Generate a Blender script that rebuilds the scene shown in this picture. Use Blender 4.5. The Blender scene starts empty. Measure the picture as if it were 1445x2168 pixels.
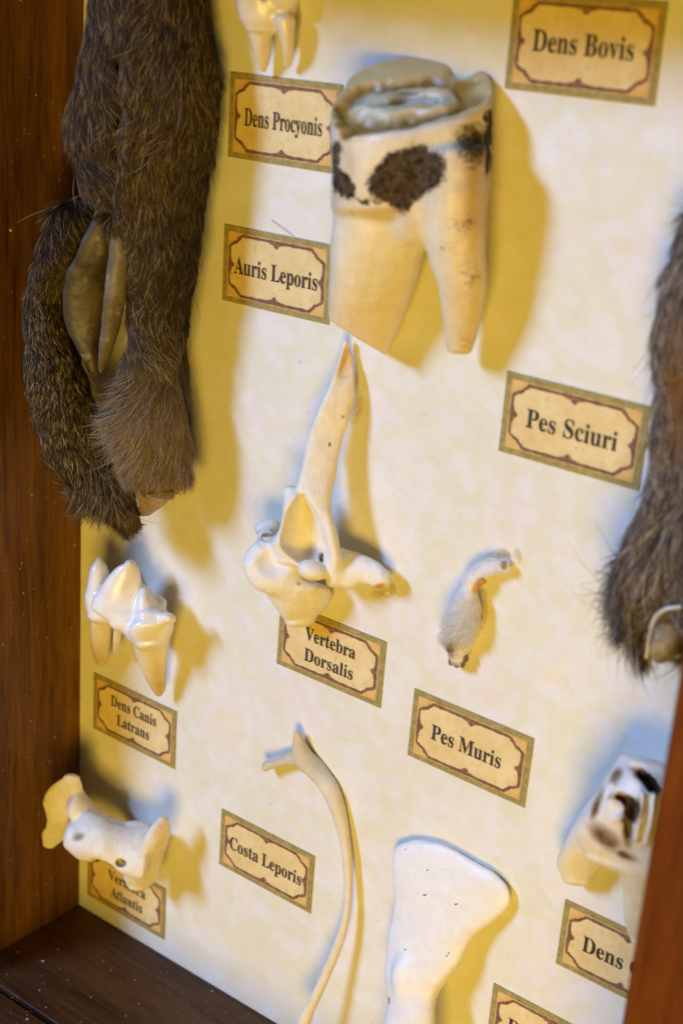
import bpy, math, random
import numpy as np
from mathutils import Vector, Matrix, Euler

random.seed(7)
rng = np.random.default_rng(7)
S = bpy.context.scene
COL = S.collection

# ------------------------------------------------------------------ camera, light, exposure (1 unit = 1 cm)
CAM_LOC = (21.4961, 21.0637, 19.9143)
CAM_ROT = (-0.306782, 0.658922, 0.084996)
FPX = 3094.52                                    # focal length in pixels of a 1445 x 2168 frame
cam_d = bpy.data.cameras.new('camera')
cam = bpy.data.objects.new('camera', cam_d)
COL.objects.link(cam)
cam.location = CAM_LOC
cam.rotation_euler = CAM_ROT
cam_d.sensor_fit = 'VERTICAL'
cam_d.sensor_height = 36.0
cam_d.lens = FPX * 36.0 / 2168.0
cam_d.clip_start = 0.5
cam_d.clip_end = 1000.0
cam_d.dof.use_dof = True
cam_d.dof.focus_distance = 27.6
cam_d.dof.aperture_fstop = 0.001 * cam_d.lens / 0.29
S.camera = cam

world = bpy.data.worlds.new('World')
S.world = world
world.use_nodes = True
wb = world.node_tree.nodes['Background']
wb.inputs[0].default_value = (1.0, 0.76, 0.40, 1)
wb.inputs[1].default_value = 0.06


def area_light(name, loc, target, sx, sy, power, color):
    l = bpy.data.lights.new(name, 'AREA')
    l.shape = 'RECTANGLE'
    l.size, l.size_y = sx, sy
    l.energy = power
    l.color = color
    o = bpy.data.objects.new(name, l)
    COL.objects.link(o)
    o.location = loc
    o.rotation_euler = (Vector(loc) - Vector(target)).to_track_quat('Z', 'Y').to_euler()
    return o


area_light('window_light', (-38.7, 66.8, 90), (7.5, 10.5, 0), 14, 30, 165000, (0.32, 0.50, 0.96))
area_light('room_lamp', (36.5, -2, 50), (7.5, 9, 0), 24, 24, 31800, (1.0, 0.65, 0.085))

S.view_settings.view_transform = 'Standard'
S.view_settings.look = 'None'
S.view_settings.gamma = 1
S.view_settings.exposure = -0.04
S.view_settings.use_curve_mapping = False
S.render.engine = 'CYCLES'
S.cycles.use_denoising = True
S.cycles.max_bounces = 8

# ------------------------------------------------------------------ photo pixel + height above the board -> point
RM = np.array(Euler(CAM_ROT, 'XYZ').to_matrix())
CC = np.array(CAM_LOC)


def Q(px, py, h):
    d = RM @ np.array([(px - 722.5) / FPX, -(py - 1084.0) / FPX, -1.0])
    return CC + d * ((h - CC[2]) / d[2])


def pix(P):
    q = (np.asarray(P, float) - CC) @ RM
    return np.stack([722.5 - FPX * q[..., 0] / q[..., 2], 1084.0 + FPX * q[..., 1] / q[..., 2]], -1)


def depth_of(p):
    return -((np.asarray(p) - CC) @ RM)[2]


UPV = RM @ np.array([0, 1.0, 0])
RTV = RM @ np.array([1.0, 0, 0])


def unit(v):
    return v / (np.linalg.norm(v) + 1e-12)


# ------------------------------------------------------------------ scene helpers
def props(o, label=None, cat=None, group=None, kind=None):
    if label: o['label'] = label
    if cat: o['category'] = cat
    if group: o['group'] = group
    if kind: o['kind'] = kind
    return o


def empty(name, loc, label, cat, group=None):
    o = bpy.data.objects.new(name, None)
    o.empty_display_size = 0.2
    COL.objects.link(o)
    o.location = [float(c) for c in loc]
    return props(o, label, cat, group)


def link_mesh(name, me, mats, parent=None, smooth=True):
    for m in (mats if isinstance(mats, (list, tuple)) else [mats]):
        me.materials.append(m)
    if smooth:
        me.polygons.foreach_set('use_smooth', np.ones(len(me.polygons), bool))
    o = bpy.data.objects.new(name, me)
    COL.objects.link(o)
    if parent is not None:
        o.parent = parent
        o.matrix_parent_inverse = Matrix.Translation(-Vector(parent.location)) if parent.parent is None else Matrix()
    return o


def mesh_np(name, V, F):
    me = bpy.data.meshes.new(name)
    V = np.asarray(V, np.float32)
    F = np.asarray(F, np.int32)
    k = F.shape[1]
    me.vertices.add(len(V))
    me.vertices.foreach_set('co', V.ravel())
    me.loops.add(F.size)
    me.loops.foreach_set('vertex_index', F.ravel())
    me.polygons.add(len(F))
    me.polygons.foreach_set('loop_start', np.arange(0, F.size, k, dtype=np.int32))
    me.update(calc_edges=True)
    me.validate()
    return me


def add_col(me, name, C):
    a = me.attributes.new(name, 'FLOAT_COLOR', 'POINT')
    C = np.concatenate([np.clip(C, 0, 1), np.ones((len(C), 1))], 1).astype(np.float32)
    a.data.foreach_set('color', C.ravel())


def add_float(me, name, f):
    a = me.attributes.new(name, 'FLOAT', 'POINT')
    a.data.foreach_set('value', np.asarray(f, np.float32))


# ------------------------------------------------------------------ value noise (numpy)
_tab = rng.random((32, 32, 32)).astype(np.float32)


def vnoise(P, scale, off=0.0):
    p = np.asarray(P, np.float32) * scale + off + 100.0
    i = np.floor(p).astype(np.int32)
    f = p - i
    f = f * f * (3 - 2 * f)
    i &= 31
    j = (i + 1) & 31
    x0, y0, z0 = i[:, 0], i[:, 1], i[:, 2]
    x1, y1, z1 = j[:, 0], j[:, 1], j[:, 2]
    fx, fy, fz = f[:, 0], f[:, 1], f[:, 2]
    a = _tab[x0, y0, z0] * (1 - fx) + _tab[x1, y0, z0] * fx
    b = _tab[x0, y1, z0] * (1 - fx) + _tab[x1, y1, z0] * fx
    c = _tab[x0, y0, z1] * (1 - fx) + _tab[x1, y0, z1] * fx
    d = _tab[x0, y1, z1] * (1 - fx) + _tab[x1, y1, z1] * fx
    return (a * (1 - fy) + b * fy) * (1 - fz) + (c * (1 - fy) + d * fy) * fz


def fbm(P, scale, off=0.0):
    return (vnoise(P, scale, off) * 4 + vnoise(P, scale * 2.1, off + 7) * 2 + vnoise(P, scale * 4.3, off + 3)) / 7


# ------------------------------------------------------------------ implicit shapes
class Tube:
    """Chain of elliptical sections. station = (xl,yl,xr,yr,h,depth): the two outline pixels, the height of the
    middle above the board and the half thickness; with 7 numbers (xl,yl,hl,xr,yr,hr,depth) each side has its height."""

    def __init__(self, st, n=2.0, cap=0.6, sub=4):
        self.sub = sub
        self.c, self.a, self.b = [], [], []
        self.n, self.capk = n, cap
        raw = []
        for s in st:
            if len(s) == 6:
                xl, yl, xr, yr, h, dp = s
                c = Q((xl + xr) / 2, (yl + yr) / 2, h)
                k = depth_of(c) / FPX / 2
                a = (RTV * (xr - xl) - UPV * (yr - yl)) * k
                raw.append((c, a, unit(CC - c) * dp))
            else:
                xl, yl, hl, xr, yr, hr, dp = s
                L, R_ = Q(xl, yl, hl), Q(xr, yr, hr)
                raw.append(((L + R_) / 2, (R_ - L) / 2, dp))
        for i, (c, a, b) in enumerate(raw):
            if not hasattr(b, '__len__'):
                d = unit(raw[min(i + 1, len(raw) - 1)][0] - raw[max(i - 1, 0)][0])
                b = unit(np.cross(d, a)) * b
            self.c.append(c); self.a.append(a); self.b.append(b)
        K = self.sub
        if K > 1 and len(self.c) > 2:
            cab = [np.concatenate(x) for x in zip(self.c, self.a, self.b)]
            out = []
            for i in range(len(cab) - 1):
                p0, p1, p2, p3 = cab[max(i - 1, 0)], cab[i], cab[i + 1], cab[min(i + 2, len(cab) - 1)]
                m1, m2 = (p2 - p0) * .5, (p3 - p1) * .5
                for k in range(K):
                    t = k / K
                    out.append(p1 * (2 * t ** 3 - 3 * t * t + 1) + m1 * (t ** 3 - 2 * t * t + t) + p2 * (3 * t * t - 2 * t ** 3) + m2 * (t ** 3 - t * t))
            out.append(cab[-1])
            self.c = [o[:3] for o in out]; self.a = [o[3:6] for o in out]; self.b = [o[6:] for o in out]

    def bbox(self):
        lo, hi = [], []
        for c, a, b in zip(self.c, self.a, self.b):
            e = np.abs(a) + np.abs(b) + 0.25 * self.capk
            lo.append(c - e); hi.append(c + e)
        return np.min(lo, 0), np.max(hi, 0)

    def ev(self, P):
        P = np.asarray(P, np.float32)
        out = np.full(len(P), 1e3, np.float32)
        m = len(self.c) - 1
        nrm = []
        for i in range(m + 1):
            d = unit(self.c[min(i + 1, m)] - self.c[max(i - 1, 0)])
            n = unit(np.cross(self.a[i], self.b[i]))
            if n @ d < 0: n = -n
            if n @ d < 0.25: n = unit(n + d)
            nrm.append(n.astype(np.float32))
        dist = [(P - c.astype(np.float32)) @ n for c, n in zip(self.c, nrm)]
        for i in range(m):
            d0, d1 = dist[i], dist[i + 1]
            sel = (d0 >= -1e-4) & (d1 <= 1e-4)
            if i == 0: sel |= d0 < 0
            if i == m - 1: sel |= d1 > 0
            sel = np.nonzero(sel)[0]
            if not len(sel): continue
            d0, d1 = d0[sel], d1[sel]
            den = np.maximum(d0 - d1, 1e-5)
            t = np.clip(d0 / den, 0, 1).astype(np.float32)
            t = np.where(d0 <= 0, 0, np.where(d1 >= 0, 1, t)).astype(np.float32)
            ax = np.maximum(np.maximum(-d0, d1), 0)
            T = t[:, None]
            A = (self.a[i] + T * (self.a[i + 1] - self.a[i])).astype(np.float32)
            B = (self.b[i] + T * (self.b[i + 1] - self.b[i])).astype(np.float32)
            r = P[sel] - (self.c[i] + T * (self.c[i + 1] - self.c[i])).astype(np.float32)
            A2 = (A * A).sum(1) + 1e-9
            B2 = (B * B).sum(1) + 1e-9
            u = np.abs((r * A).sum(1) / A2)
            w = np.abs((r * B).sum(1) / B2)
            mn = np.sqrt(np.minimum(A2, B2))
            e = ax / (mn * self.capk + 1e-4)
            n = self.n
            k = (u ** n + w ** n + e ** n) ** (1.0 / n) if n != 2.0 else np.sqrt(u * u + w * w + e * e)
            out[sel] = np.minimum(out[sel], ((k - 1) * mn).astype(np.float32))
        return out


class Ball:
    """Ellipsoid: centre pixel + height, half axes in pixels across (rotated by ang) and cm along the line of sight."""

    def __init__(self, px, py, h, rx, ry, dp, ang=0.0):
        self.c = Q(px, py, h)
        k = depth_of(self.c) / FPX
        ca, sa = math.cos(math.radians(ang)), math.sin(math.radians(ang))
        self.ax = [(RTV * ca - UPV * sa) * 1.0, (RTV * sa + UPV * ca) * 1.0, unit(np.cross(RTV, UPV))]
        self.r = [rx * k, ry * k, dp]

    def bbox(self):
        e = max(self.r)
        return self.c - e, self.c + e

    def ev(self, P):
        r = P - self.c.astype(np.float32)
        q = [(r @ a.astype(np.float32)) / rr for a, rr in zip(self.ax, self.r)]
        k = np.sqrt(q[0] ** 2 + q[1] ** 2 + q[2] ** 2)
        return ((k - 1) * min(self.r)).astype(np.float32)


def smin(a, b, k):
    h = np.clip(0.5 + 0.5 * (b - a) / k, 0, 1)
    return b + (a - b) * h - k * h * (1 - h)


def smax(a, b, k):
    return -smin(-a, -b, k)


def union(P, prims, k):
    f = prims[0].ev(P)
    for q in prims[1:]:
        f = smin(f, q.ev(P), k)
    return f


def surface_nets(vol, lo, step):
    s = vol < 0
    nx, ny, nz = vol.shape
    acc = np.zeros((nx - 1, ny - 1, nz - 1, 3), np.float32)
    cnt = np.zeros((nx - 1, ny - 1, nz - 1), np.float32)
    sl = lambda d, n: slice(d, n - 1 + d)
    for axis in range(3):
        o1, o2 = [(1, 2), (0, 2), (0, 1)][axis]
        for d1 in (0, 1):
            for d2 in (0, 1):
                i0 = [0, 0, 0]; i0[o1] = d1; i0[o2] = d2
                i1 = list(i0); i1[axis] = 1
                v0 = vol[sl(i0[0], nx), sl(i0[1], ny), sl(i0[2], nz)]
                v1 = vol[sl(i1[0], nx), sl(i1[1], ny), sl(i1[2], nz)]
                x = (v0 < 0) != (v1 < 0)
                t = np.where(x, v0 / np.where(x, v0 - v1, 1), 0)
                cnt += x
                for k in range(3):
                    acc[..., k] += np.where(x, t if k == axis else i0[k], 0)
    act = cnt > 0
    idx = np.full(act.shape, -1, np.int32)
    cells = np.argwhere(act)
    idx[act] = np.arange(len(cells))
    V = (cells + acc[act] / cnt[act][:, None]) * step + lo
    faces = []
    for axis in range(3):
        o1, o2 = [(1, 2), (2, 0), (0, 1)][axis]
        a = [slice(None)] * 3; b = [slice(None)] * 3
        a[axis] = slice(0, -1); b[axis] = slice(1, None)
        sa, sb = s[tuple(a)], s[tuple(b)]
        x = np.argwhere(sa != sb)
        ok = (x[:, o1] > 0) & (x[:, o2] > 0) & (x[:, o1] < vol.shape[o1] - 1) & (x[:, o2] < vol.shape[o2] - 1)
        x = x[ok]
        flip = ~sa[tuple(x.T)]
        q = []
        for e1, e2 in ((-1, -1), (0, -1), (0, 0), (-1, 0)):
            y = x.copy(); y[:, o1] += e1; y[:, o2] += e2
            q.append(idx[tuple(y.T)])
        q = np.stack(q, 1)
        q[flip] = q[flip][:, ::-1]
        faces.append(q)
    F = np.concatenate(faces)
    F = F[(F >= 0).all(1)]
    return V, F


def blur3(v, it):
    for _ in range(it):
        for ax in range(3):
            p = np.pad(v, [(1, 1) if i == ax else (0, 0) for i in range(3)], mode='edge')
            n = v.shape[ax]
            s0 = [slice(None)] * 3; s1 = list(s0); s2 = list(s0)
            s0[ax] = slice(0, n); s1[ax] = slice(1, n + 1); s2[ax] = slice(2, n + 2)
            v = (p[tuple(s0)] + 2 * p[tuple(s1)] + p[tuple(s2)]) * 0.25
    return v


def solid(name, prims, field, step, smooth=1, floor=0.0, pad=0.12, rough=0.0):
    """Mesh of field(P) < 0 over the box that holds the primitives; cut flat where it meets the board."""
    bb = [p.bbox() for p in prims]
    lo = np.min([b[0] for b in bb], 0) - pad
    hi = np.max([b[1] for b in bb], 0) + pad
    if floor is not None:
        lo[2] = max(lo[2], floor - 3 * step)
    K = 4
    n = (np.ceil((hi - lo) / step / K).astype(int) + 1) * K

    def full(P):
        f = field(P)
        if rough:
            f = f + (fbm(P, 2.2) - 0.5) * rough + (fbm(P, 7.0, 5) - 0.5) * rough * 0.4
        if floor is not None:
            f = np.maximum(f, floor + 0.004 - P[:, 2])
        return f
    nb = n // K
    bl = np.stack(np.meshgrid(*[np.arange(k) for k in nb], indexing='ij'), -1).reshape(-1, 3)
    fc = full((lo + step * (bl * K + (K - 1) / 2)).astype(np.float32))
    vol = np.repeat(np.repeat(np.repeat(fc.reshape(nb), K, 0), K, 1), K, 2)
    act = bl[np.abs(fc) < 10 * step] * K
    off = np.stack(np.meshgrid(*[np.arange(K)] * 3, indexing='ij'), -1).reshape(-1, 3)
    ii = (act[:, None] + off[None]).reshape(-1, 3)
    vol[ii[:, 0], ii[:, 1], ii[:, 2]] = full((lo + step * ii).astype(np.float32))
    vol = blur3(vol.astype(np.float32), smooth)
    vol[0] = vol[-1] = 1; vol[:, 0] = vol[:, -1] = 1; vol[:, :, 0] = vol[:, :, -1] = 1
    V, F = surface_nets(vol, lo, step)
    return mesh_np(name, V, F)


def mesh_arrays(me):
    n = len(me.vertices)
    V = np.empty(n * 3, np.float32); me.vertices.foreach_get('co', V)
    N = np.empty(n * 3, np.float32); me.vertex_normals.foreach_get('vector', N)
    return V.reshape(-1, 3), N.reshape(-1, 3)


def facing(V, N):
    d = CC - V
    d /= np.linalg.norm(d, axis=1)[:, None]
    return (d * N).sum(1)


def mix(c1, c2, t):
    t = np.clip(np.asarray(t), 0, 1)[..., None]
    return np.asarray(c1) * (1 - t) + np.asarray(c2) * t


def blob(X, cx, cy, rx, ry, ang=0.0, soft=0.35):
    ca, sa = math.cos(math.radians(ang)), math.sin(math.radians(ang))
    dx, dy = X[:, 0] - cx, X[:, 1] - cy
    u = (dx * ca + dy * sa) / rx
    v = (-dx * sa + dy * ca) / ry
    return np.clip((1 + soft - np.sqrt(u * u + v * v)) / (2 * soft), 0, 1)


# ------------------------------------------------------------------ materials
class NT:
    def __init__(self, name):
        self.m = bpy.data.materials.new(name)
        self.m.use_nodes = True
        self.t = self.m.node_tree
        self.p = self.t.nodes['Principled BSDF']
        self.out = self.t.nodes['Material Output']

    def n(self, typ, **kw):
        x = self.t.nodes.new(typ)
        for k, v in kw.items():
            if k.startswith('i_'):
                x.inputs[k[2:].replace('_', ' ')].default_value = v
            else:
                setattr(x, k, v)
        return x

    def l(self, a, b):
        self.t.links.new(a, b)

    def coord(self, scale=(1, 1, 1), kind='Object'):
        tc = self.n('ShaderNodeTexCoord')
        mp = self.n('ShaderNodeMapping')
        mp.inputs['Scale'].default_value = scale
        self.l(tc.outputs[kind], mp.inputs[0])
        return mp.outputs[0]

    def noise(self, vec, scale, detail=4, rough=0.55, dist=0.0):
        x = self.n('ShaderNodeTexNoise')
        x.inputs['Scale'].default_value = scale
        x.inputs['Detail'].default_value = detail
        x.inputs['Roughness'].default_value = rough
        x.inputs['Distortion'].default_value = dist
        self.l(vec, x.inputs['Vector'])
        return x.outputs[0]

    def ramp(self, fac, stops):
        r = self.n('ShaderNodeValToRGB')
        el = r.color_ramp.elements
        while len(el) < len(stops): el.new(0.5)
        for e, (p, c) in zip(el, stops):
            e.position = p
            e.color = (c, c, c, 1) if not hasattr(c, '__len__') else (*c, 1)
        self.l(fac, r.inputs[0])
        return r.outputs[0]

    def mixc(self, fac, a, b, mode='MIX'):
        x = self.n('ShaderNodeMix', data_type='RGBA', blend_type=mode)
        for v, s in ((fac, x.inputs[0]), (a, x.inputs[6]), (b, x.inputs[7])):
            if hasattr(v, 'links'): self.l(v, s)
            elif hasattr(v, '__len__'): s.default_value = (*v, 1)
            else: s.default_value = v
        return x.outputs[2]

    def math(self, op, a, b):
        x = self.n('ShaderNodeMath', operation=op)
        for v, s in ((a, x.inputs[0]), (b, x.inputs[1])):
            if hasattr(v, 'links'): self.l(v, s)
            else: s.default_value = v
        return x.outputs[0]

    def bump(self, h, strength, dist):
        x = self.n('ShaderNodeBump')
        x.inputs['Strength'].default_value = strength
        x.inputs['Distance'].default_value = dist
        self.l(h, x.inputs['Height'])
        self.l(x.outputs[0], self.p.inputs['Normal'])


def m_paper():
    t = NT('parchment_paper')
    v = t.coord()
    big = t.noise(v, 0.55, 3, 0.6)
    c = t.ramp(big, [(0.30, (0.84, 0.77, 0.63)), (0.43, (0.80, 0.79, 0.75)), (0.52, (0.77, 0.75, 0.58)), (0.61, (0.81, 0.77, 0.75)), (0.78, (0.79, 0.71, 0.50))])
    mid = t.noise(v, 2.6, 4, 0.6)
    c = t.mixc(t.ramp(mid, [(0.40, 0.0), (0.72, 0.55)]), c, (0.74, 0.67, 0.47))
    fine = t.noise(v, 30, 3, 0.8)
    c = t.mixc(0.6, c, t.ramp(fine, [(0.30, 0.76), (0.70, 1.0)]), 'MULTIPLY')
    sp = t.noise(v, 7.0, 1, 0.5)
    c = t.mixc(t.ramp(sp, [(0.765, 0.0), (0.80, 0.4)]), c, (0.45, 0.34, 0.18))
    t.l(c, t.p.inputs['Base Color'])
    t.p.inputs['Roughness'].default_value = 0.85
    t.bump(t.noise(v, 40, 4, 0.7), 0.25, 0.02)
    return t.m


def m_wood(name, grain_axis, dark, light, rough=0.45, streak=1.0):
    t = NT(name)
    sc = [1.0, 1.0, 1.0]
    sc[grain_axis] = 0.07
    v = t.coord(tuple(sc))
    n1 = t.noise(v, 2.2, 6, 0.65, 0.6)
    n2 = t.noise(v, 14.0, 5, 0.7, 0.2)
    f = t.math('ADD', t.math('MULTIPLY', n1, 0.6), t.math('MULTIPLY', n2, 0.4))
    c = t.ramp(f, [(0.36, dark), (0.62, light)])
    sc2 = list(sc); sc2[grain_axis] = 0.03
    pore = t.noise(t.coord(tuple(sc2)), 26.0, 2, 0.5)
    c = t.mixc(t.ramp(pore, [(0.62, 0.0), (0.74, 0.75 * streak)]), c, tuple(x * 0.25 for x in dark))
    t.l(c, t.p.inputs['Base Color'])
    sp = t.noise(t.coord(), 16, 2, 0.5)
    t.l(t.ramp(sp, [(0.3, rough - 0.08), (0.7, rough + 0.12)]), t.p.inputs['Roughness'])
    t.p.inputs['Specular IOR Level'].default_value = 0.25
    t.bump(f, 0.35, 0.03)
    return t.m


def m_bone(name, rough=0.42, sss=0.15, speck=0.5, bump=0.25, streak=None, grain=0.3, blotch=0.22):
    """Colour per place comes from the mesh attribute Col (what the bone itself is: enamel, root, stain)."""
    t = NT(name)
    at = t.n('ShaderNodeAttribute', attribute_name='Col').outputs['Color']
    v = t.coord()
    n = t.noise(v, 5.0, 4, 0.6)
    c = t.mixc(0.6, at, t.ramp(n, [(0.3, (0.88, 0.84, 0.76)), (0.7, (1.0, 1.0, 1.0))]), 'MULTIPLY')
    sv = t.coord(streak or (1, 1, 1))
    c = t.mixc(grain, c, t.ramp(t.noise(sv, 9.0, 4, 0.65), [(0.32, (0.80, 0.70, 0.52)), (0.56, (1.0, 1.0, 1.0))]), 'MULTIPLY')
    c = t.mixc(t.ramp(t.noise(v, 1.3, 3, 0.6), [(0.48, 0.0), (0.72, blotch)]), c, (0.74, 0.60, 0.34))
    st = t.n('ShaderNodeAttribute', attribute_name='stain').outputs['Fac']
    n2 = t.noise(v, 22.0, 5, 0.75)
    k = t.math('ADD', st, t.math('MULTIPLY', t.math('SUBTRACT', n2, 0.5), 1.0))
    col2 = t.mixc(t.ramp(t.noise(v, 9, 5, 0.75), [(0.35, 0.0), (0.68, 1.0)]), (0.010, 0.007, 0.005), (0.13, 0.09, 0.05))
    c = t.mixc(t.ramp(k, [(0.42, 0.0), (0.62, 1.0)]), c, col2)
    sp = t.noise(v, 9.0, 1, 0.5)
    c = t.mixc(t.ramp(sp, [(0.775, 0.0), (0.80, speck)]), c, (0.16, 0.10, 0.04))
    t.l(c, t.p.inputs['Base Color'])
    stf = t.ramp(k, [(0.42, 0.0), (0.62, 1.0)])
    t.l(t.ramp(stf, [(0.0, rough), (1.0, 0.95)]), t.p.inputs['Roughness'])
    t.l(t.ramp(stf, [(0.0, 0.5), (1.0, 0.03)]), t.p.inputs['Specular IOR Level'])
    t.l(t.ramp(stf, [(0.0, sss), (1.0, 0.0)]), t.p.inputs['Subsurface Weight'])
    t.p.inputs['Subsurface Radius'].default_value = (1.0, 0.6, 0.3)
    t.p.inputs['Subsurface Scale'].default_value = 0.14
    t.bump(t.noise(sv, 12.0, 6, 0.72), bump, 0.05)
    return t.m


def m_plain(name, c1, c2, scale=4.0, rough=0.6, bump=0.2, sss=0.0, speckle=None):
    t = NT(name)
    v = t.coord()
    c = t.mixc(t.ramp(t.noise(v, scale, 5, 0.65), [(0.35, 0.0), (0.68, 1.0)]), c1, c2)
    if speckle:
        c = t.mixc(t.ramp(t.noise(v, speckle[0], 2, 0.5), [(0.60, 0.0), (0.72, speckle[2])]), c, speckle[1])
    t.l(c, t.p.inputs['Base Color'])
    t.p.inputs['Roughness'].default_value = rough
    t.p.inputs['Subsurface Weight'].default_value = sss
    t.p.inputs['Subsurface Radius'].default_value = (1.0, 0.5, 0.2)
    t.p.inputs['Subsurface Scale'].default_value = 0.15
    t.bump(t.noise(v, scale * 5, 4, 0.6), bump, 0.03)
    return t.m


def m_glue():
    t = NT('clear_glue')
    t.t.nodes.remove(t.p)
    tr = t.n('ShaderNodeBsdfTransparent')
    tr.inputs[0].default_value = (0.97, 0.94, 0.86, 1)
    gl = t.n('ShaderNodeBsdfGlossy')
    gl.inputs['Roughness'].default_value = 0.08
    fr = t.n('ShaderNodeFresnel')
    fr.inputs[0].default_value = 1.4
    bp = t.n('ShaderNodeBump')
    bp.inputs['Strength'].default_value = 0.4
    bp.inputs['Distance'].default_value = 0.06
    t.l(t.noise(t.coord(), 7, 2), bp.inputs['Height'])
    t.l(bp.outputs[0], gl.inputs['Normal'])
    t.l(bp.outputs[0], fr.inputs['Normal'])
    mx = t.n('ShaderNodeMixShader')
    t.l(t.math('MINIMUM', fr.outputs[0], 0.10), mx.inputs[0]); t.l(tr.outputs[0], mx.inputs[1]); t.l(gl.outputs[0], mx.inputs[2])
    t.l(mx.outputs[0], t.out.inputs['Surface'])
    return t.m


def m_hair(name, rough=0.55):
    t = NT(name)
    at = t.n('ShaderNodeAttribute', attribute_name='Col')
    t.l(at.outputs['Color'], t.p.inputs['Base Color'])
    t.p.inputs['Roughness'].default_value = rough
    t.p.inputs['Specular IOR Level'].default_value = 0.22
    return t.m


def m_white_hair():
    t = NT('white_fur')
    t.t.nodes.remove(t.p)
    h = t.n('ShaderNodeBsdfHairPrincipled')
    h.model = 'CHIANG'
    h.parametrization = 'COLOR'
    at = t.n('ShaderNodeAttribute', attribute_name='Col')
    t.l(at.outputs['Color'], h.inputs['Color'])
    h.inputs['Roughness'].default_value = 0.5
    h.inputs['Radial Roughness'].default_value = 0.6
    t.l(h.outputs[0], t.out.inputs['Surface'])
    return t.m


M_WHITE_FUR = m_white_hair()
M_PAPER = m_paper()
M_WOOD_SIDE = m_wood('stained_wood_grain_upright', 1, (0.045, 0.0155, 0.0008), (0.185, 0.074, 0.005))
M_WOOD_RIGHT = m_wood('stained_wood_red', 1, (0.075, 0.014, 0.0008), (0.16, 0.038, 0.002), 0.45, 0.6)
M_WOOD_END = m_wood('stained_wood_grain_across', 0, (0.028, 0.010, 0.0035), (0.125, 0.050, 0.016), 0.42)
M_OLIVE = m_plain('label_olive_border', (0.27, 0.20, 0.055), (0.40, 0.32, 0.10), 9.0, 0.8, 0.1, 0, (26.0, (0.13, 0.10, 0.03), 0.75))
M_CARD = m_plain('label_parchment', (0.67, 0.49, 0.19), (0.76, 0.61, 0.31), 1.8, 0.8, 0.1, 0, (9.0, (0.55, 0.36, 0.12), 0.5))
M_CORNER = m_plain('label_orange_margin', (0.62, 0.36, 0.09), (0.72, 0.49, 0.18), 4.0, 0.8, 0.1)
M_FRAME = m_plain('label_brown_ink', (0.13, 0.055, 0.03), (0.26, 0.13, 0.07), 12.0, 0.8, 0.0)
M_INK = m_plain('label_black_ink', (0.020, 0.017, 0.018), (0.045, 0.036, 0.034), 12.0, 0.75, 0.0)
M_BONE = m_bone('dry_bone', 0.5, 0.10, 0.5, 0.4, (1, .35, 1))
M_WHITE_BONE = m_bone('white_bone', 0.45, 0.12, 0.25, 0.15, (1, .4, 1), 0.10)
M_ENAMEL = m_bone('tooth_enamel', 0.24, 0.14, 0.4, 0.08, (1, .3, 1), 0.12)
M_MOLAR = m_bone('molar_surface', 0.36, 0.10, 0.5, 0.22, (1, .12, 1))
M_GLUE = m_glue()
M_FUR = m_hair('animal_fur')
M_SKIN = m_plain('dark_hide', (0.030, 0.018, 0.009), (0.060, 0.036, 0.018), 3.0, 0.7, 0.3)
M_SKIN.node_tree.nodes['Principled BSDF'].inputs['Specular IOR Level'].default_value = 0.08
M_INNER = m_plain('bare_ear_skin', (0.040, 0.024, 0.009), (0.105, 0.075, 0.036), 1.4, 0.5, 0.4, 0.1, (2.6, (0.22, 0.20, 0.15), 0.8))
M_CARTILAGE = m_plain('amber_cartilage', (0.22, 0.11, 0.02), (0.42, 0.33, 0.18), 3.0, 0.25, 0.4, 0.3)
M_DUST = m_plain('pale_dust', (0.55, 0.48, 0.38), (0.75, 0.70, 0.62), 6.0, 0.9, 0.0)

# ------------------------------------------------------------------ the box
BW, BH, BD = 15.17, 21.9, 4.0
TH = 1.5


def prism(prof, axis, lo, hi):
    """profile points (two coordinates, counter-clockwise) swept along one axis"""
    V, F = [], []
    n = len(prof)
    for e in (lo, hi):
        for p in prof:
            v = [p[0], p[1]]
            v.insert(axis, e)
            V.append(v)
    for i in range(n):
        j = (i + 1) % n
        F.append((i, j, j + n, i + n))
    return V, [list(f) for f in F] + [list(range(n))[::-1], list(range(n, 2 * n))]


def poly_mesh(name, V, F):
    import bmesh
    bm = bmesh.new()
    vs = [bm.verts.new(v) for v in V]
    for f in F:
        bm.faces.new([vs[i] for i in f])
    bmesh.ops.recalc_face_normals(bm, faces=bm.faces)
    me = bpy.data.meshes.new(name)
    bm.to_mesh(me)
    bm.free()
    return me


def bevelled(o, w=0.04, seg=3):
    b = o.modifiers.new('bevel', 'BEVEL')
    b.width = w; b.segments = seg; b.limit_method = 'ANGLE'
    return o


box = empty('display_box', (BW / 2, BH / 2, -0.4), 'dark stained wooden display box lined with parchment paper, holding all the specimens', 'display box')
V, F = prism([(-TH, -TH), (BW + TH, -TH), (BW + TH, BH + TH), (-TH, BH + TH)], 2, -0.8, -0.302)
link_mesh('back_panel', poly_mesh('back_panel', V, F), M_WOOD_SIDE, box, False)
V, F = prism([(0.0, 0.0), (BW, 0.0), (BW, BH), (0.0, BH)], 2, -0.3, 0.0)
link_mesh('backing_paper', poly_mesh('backing_paper', V, F), M_PAPER, box, False)


def wall_profile(sign, face):
    """cross-section of a wall with a groove for the glass near its open edge; sign -1: inner face looks to +"""
    g0, g1, gd = 3.10, 3.24, 0.30
    s = sign
    return [(face, -0.3), (face + s * TH, -0.3), (face + s * TH, BD), (face, BD), (face, g1), (face + s * gd, g1), (face + s * gd, g0), (face, g0)]


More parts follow.
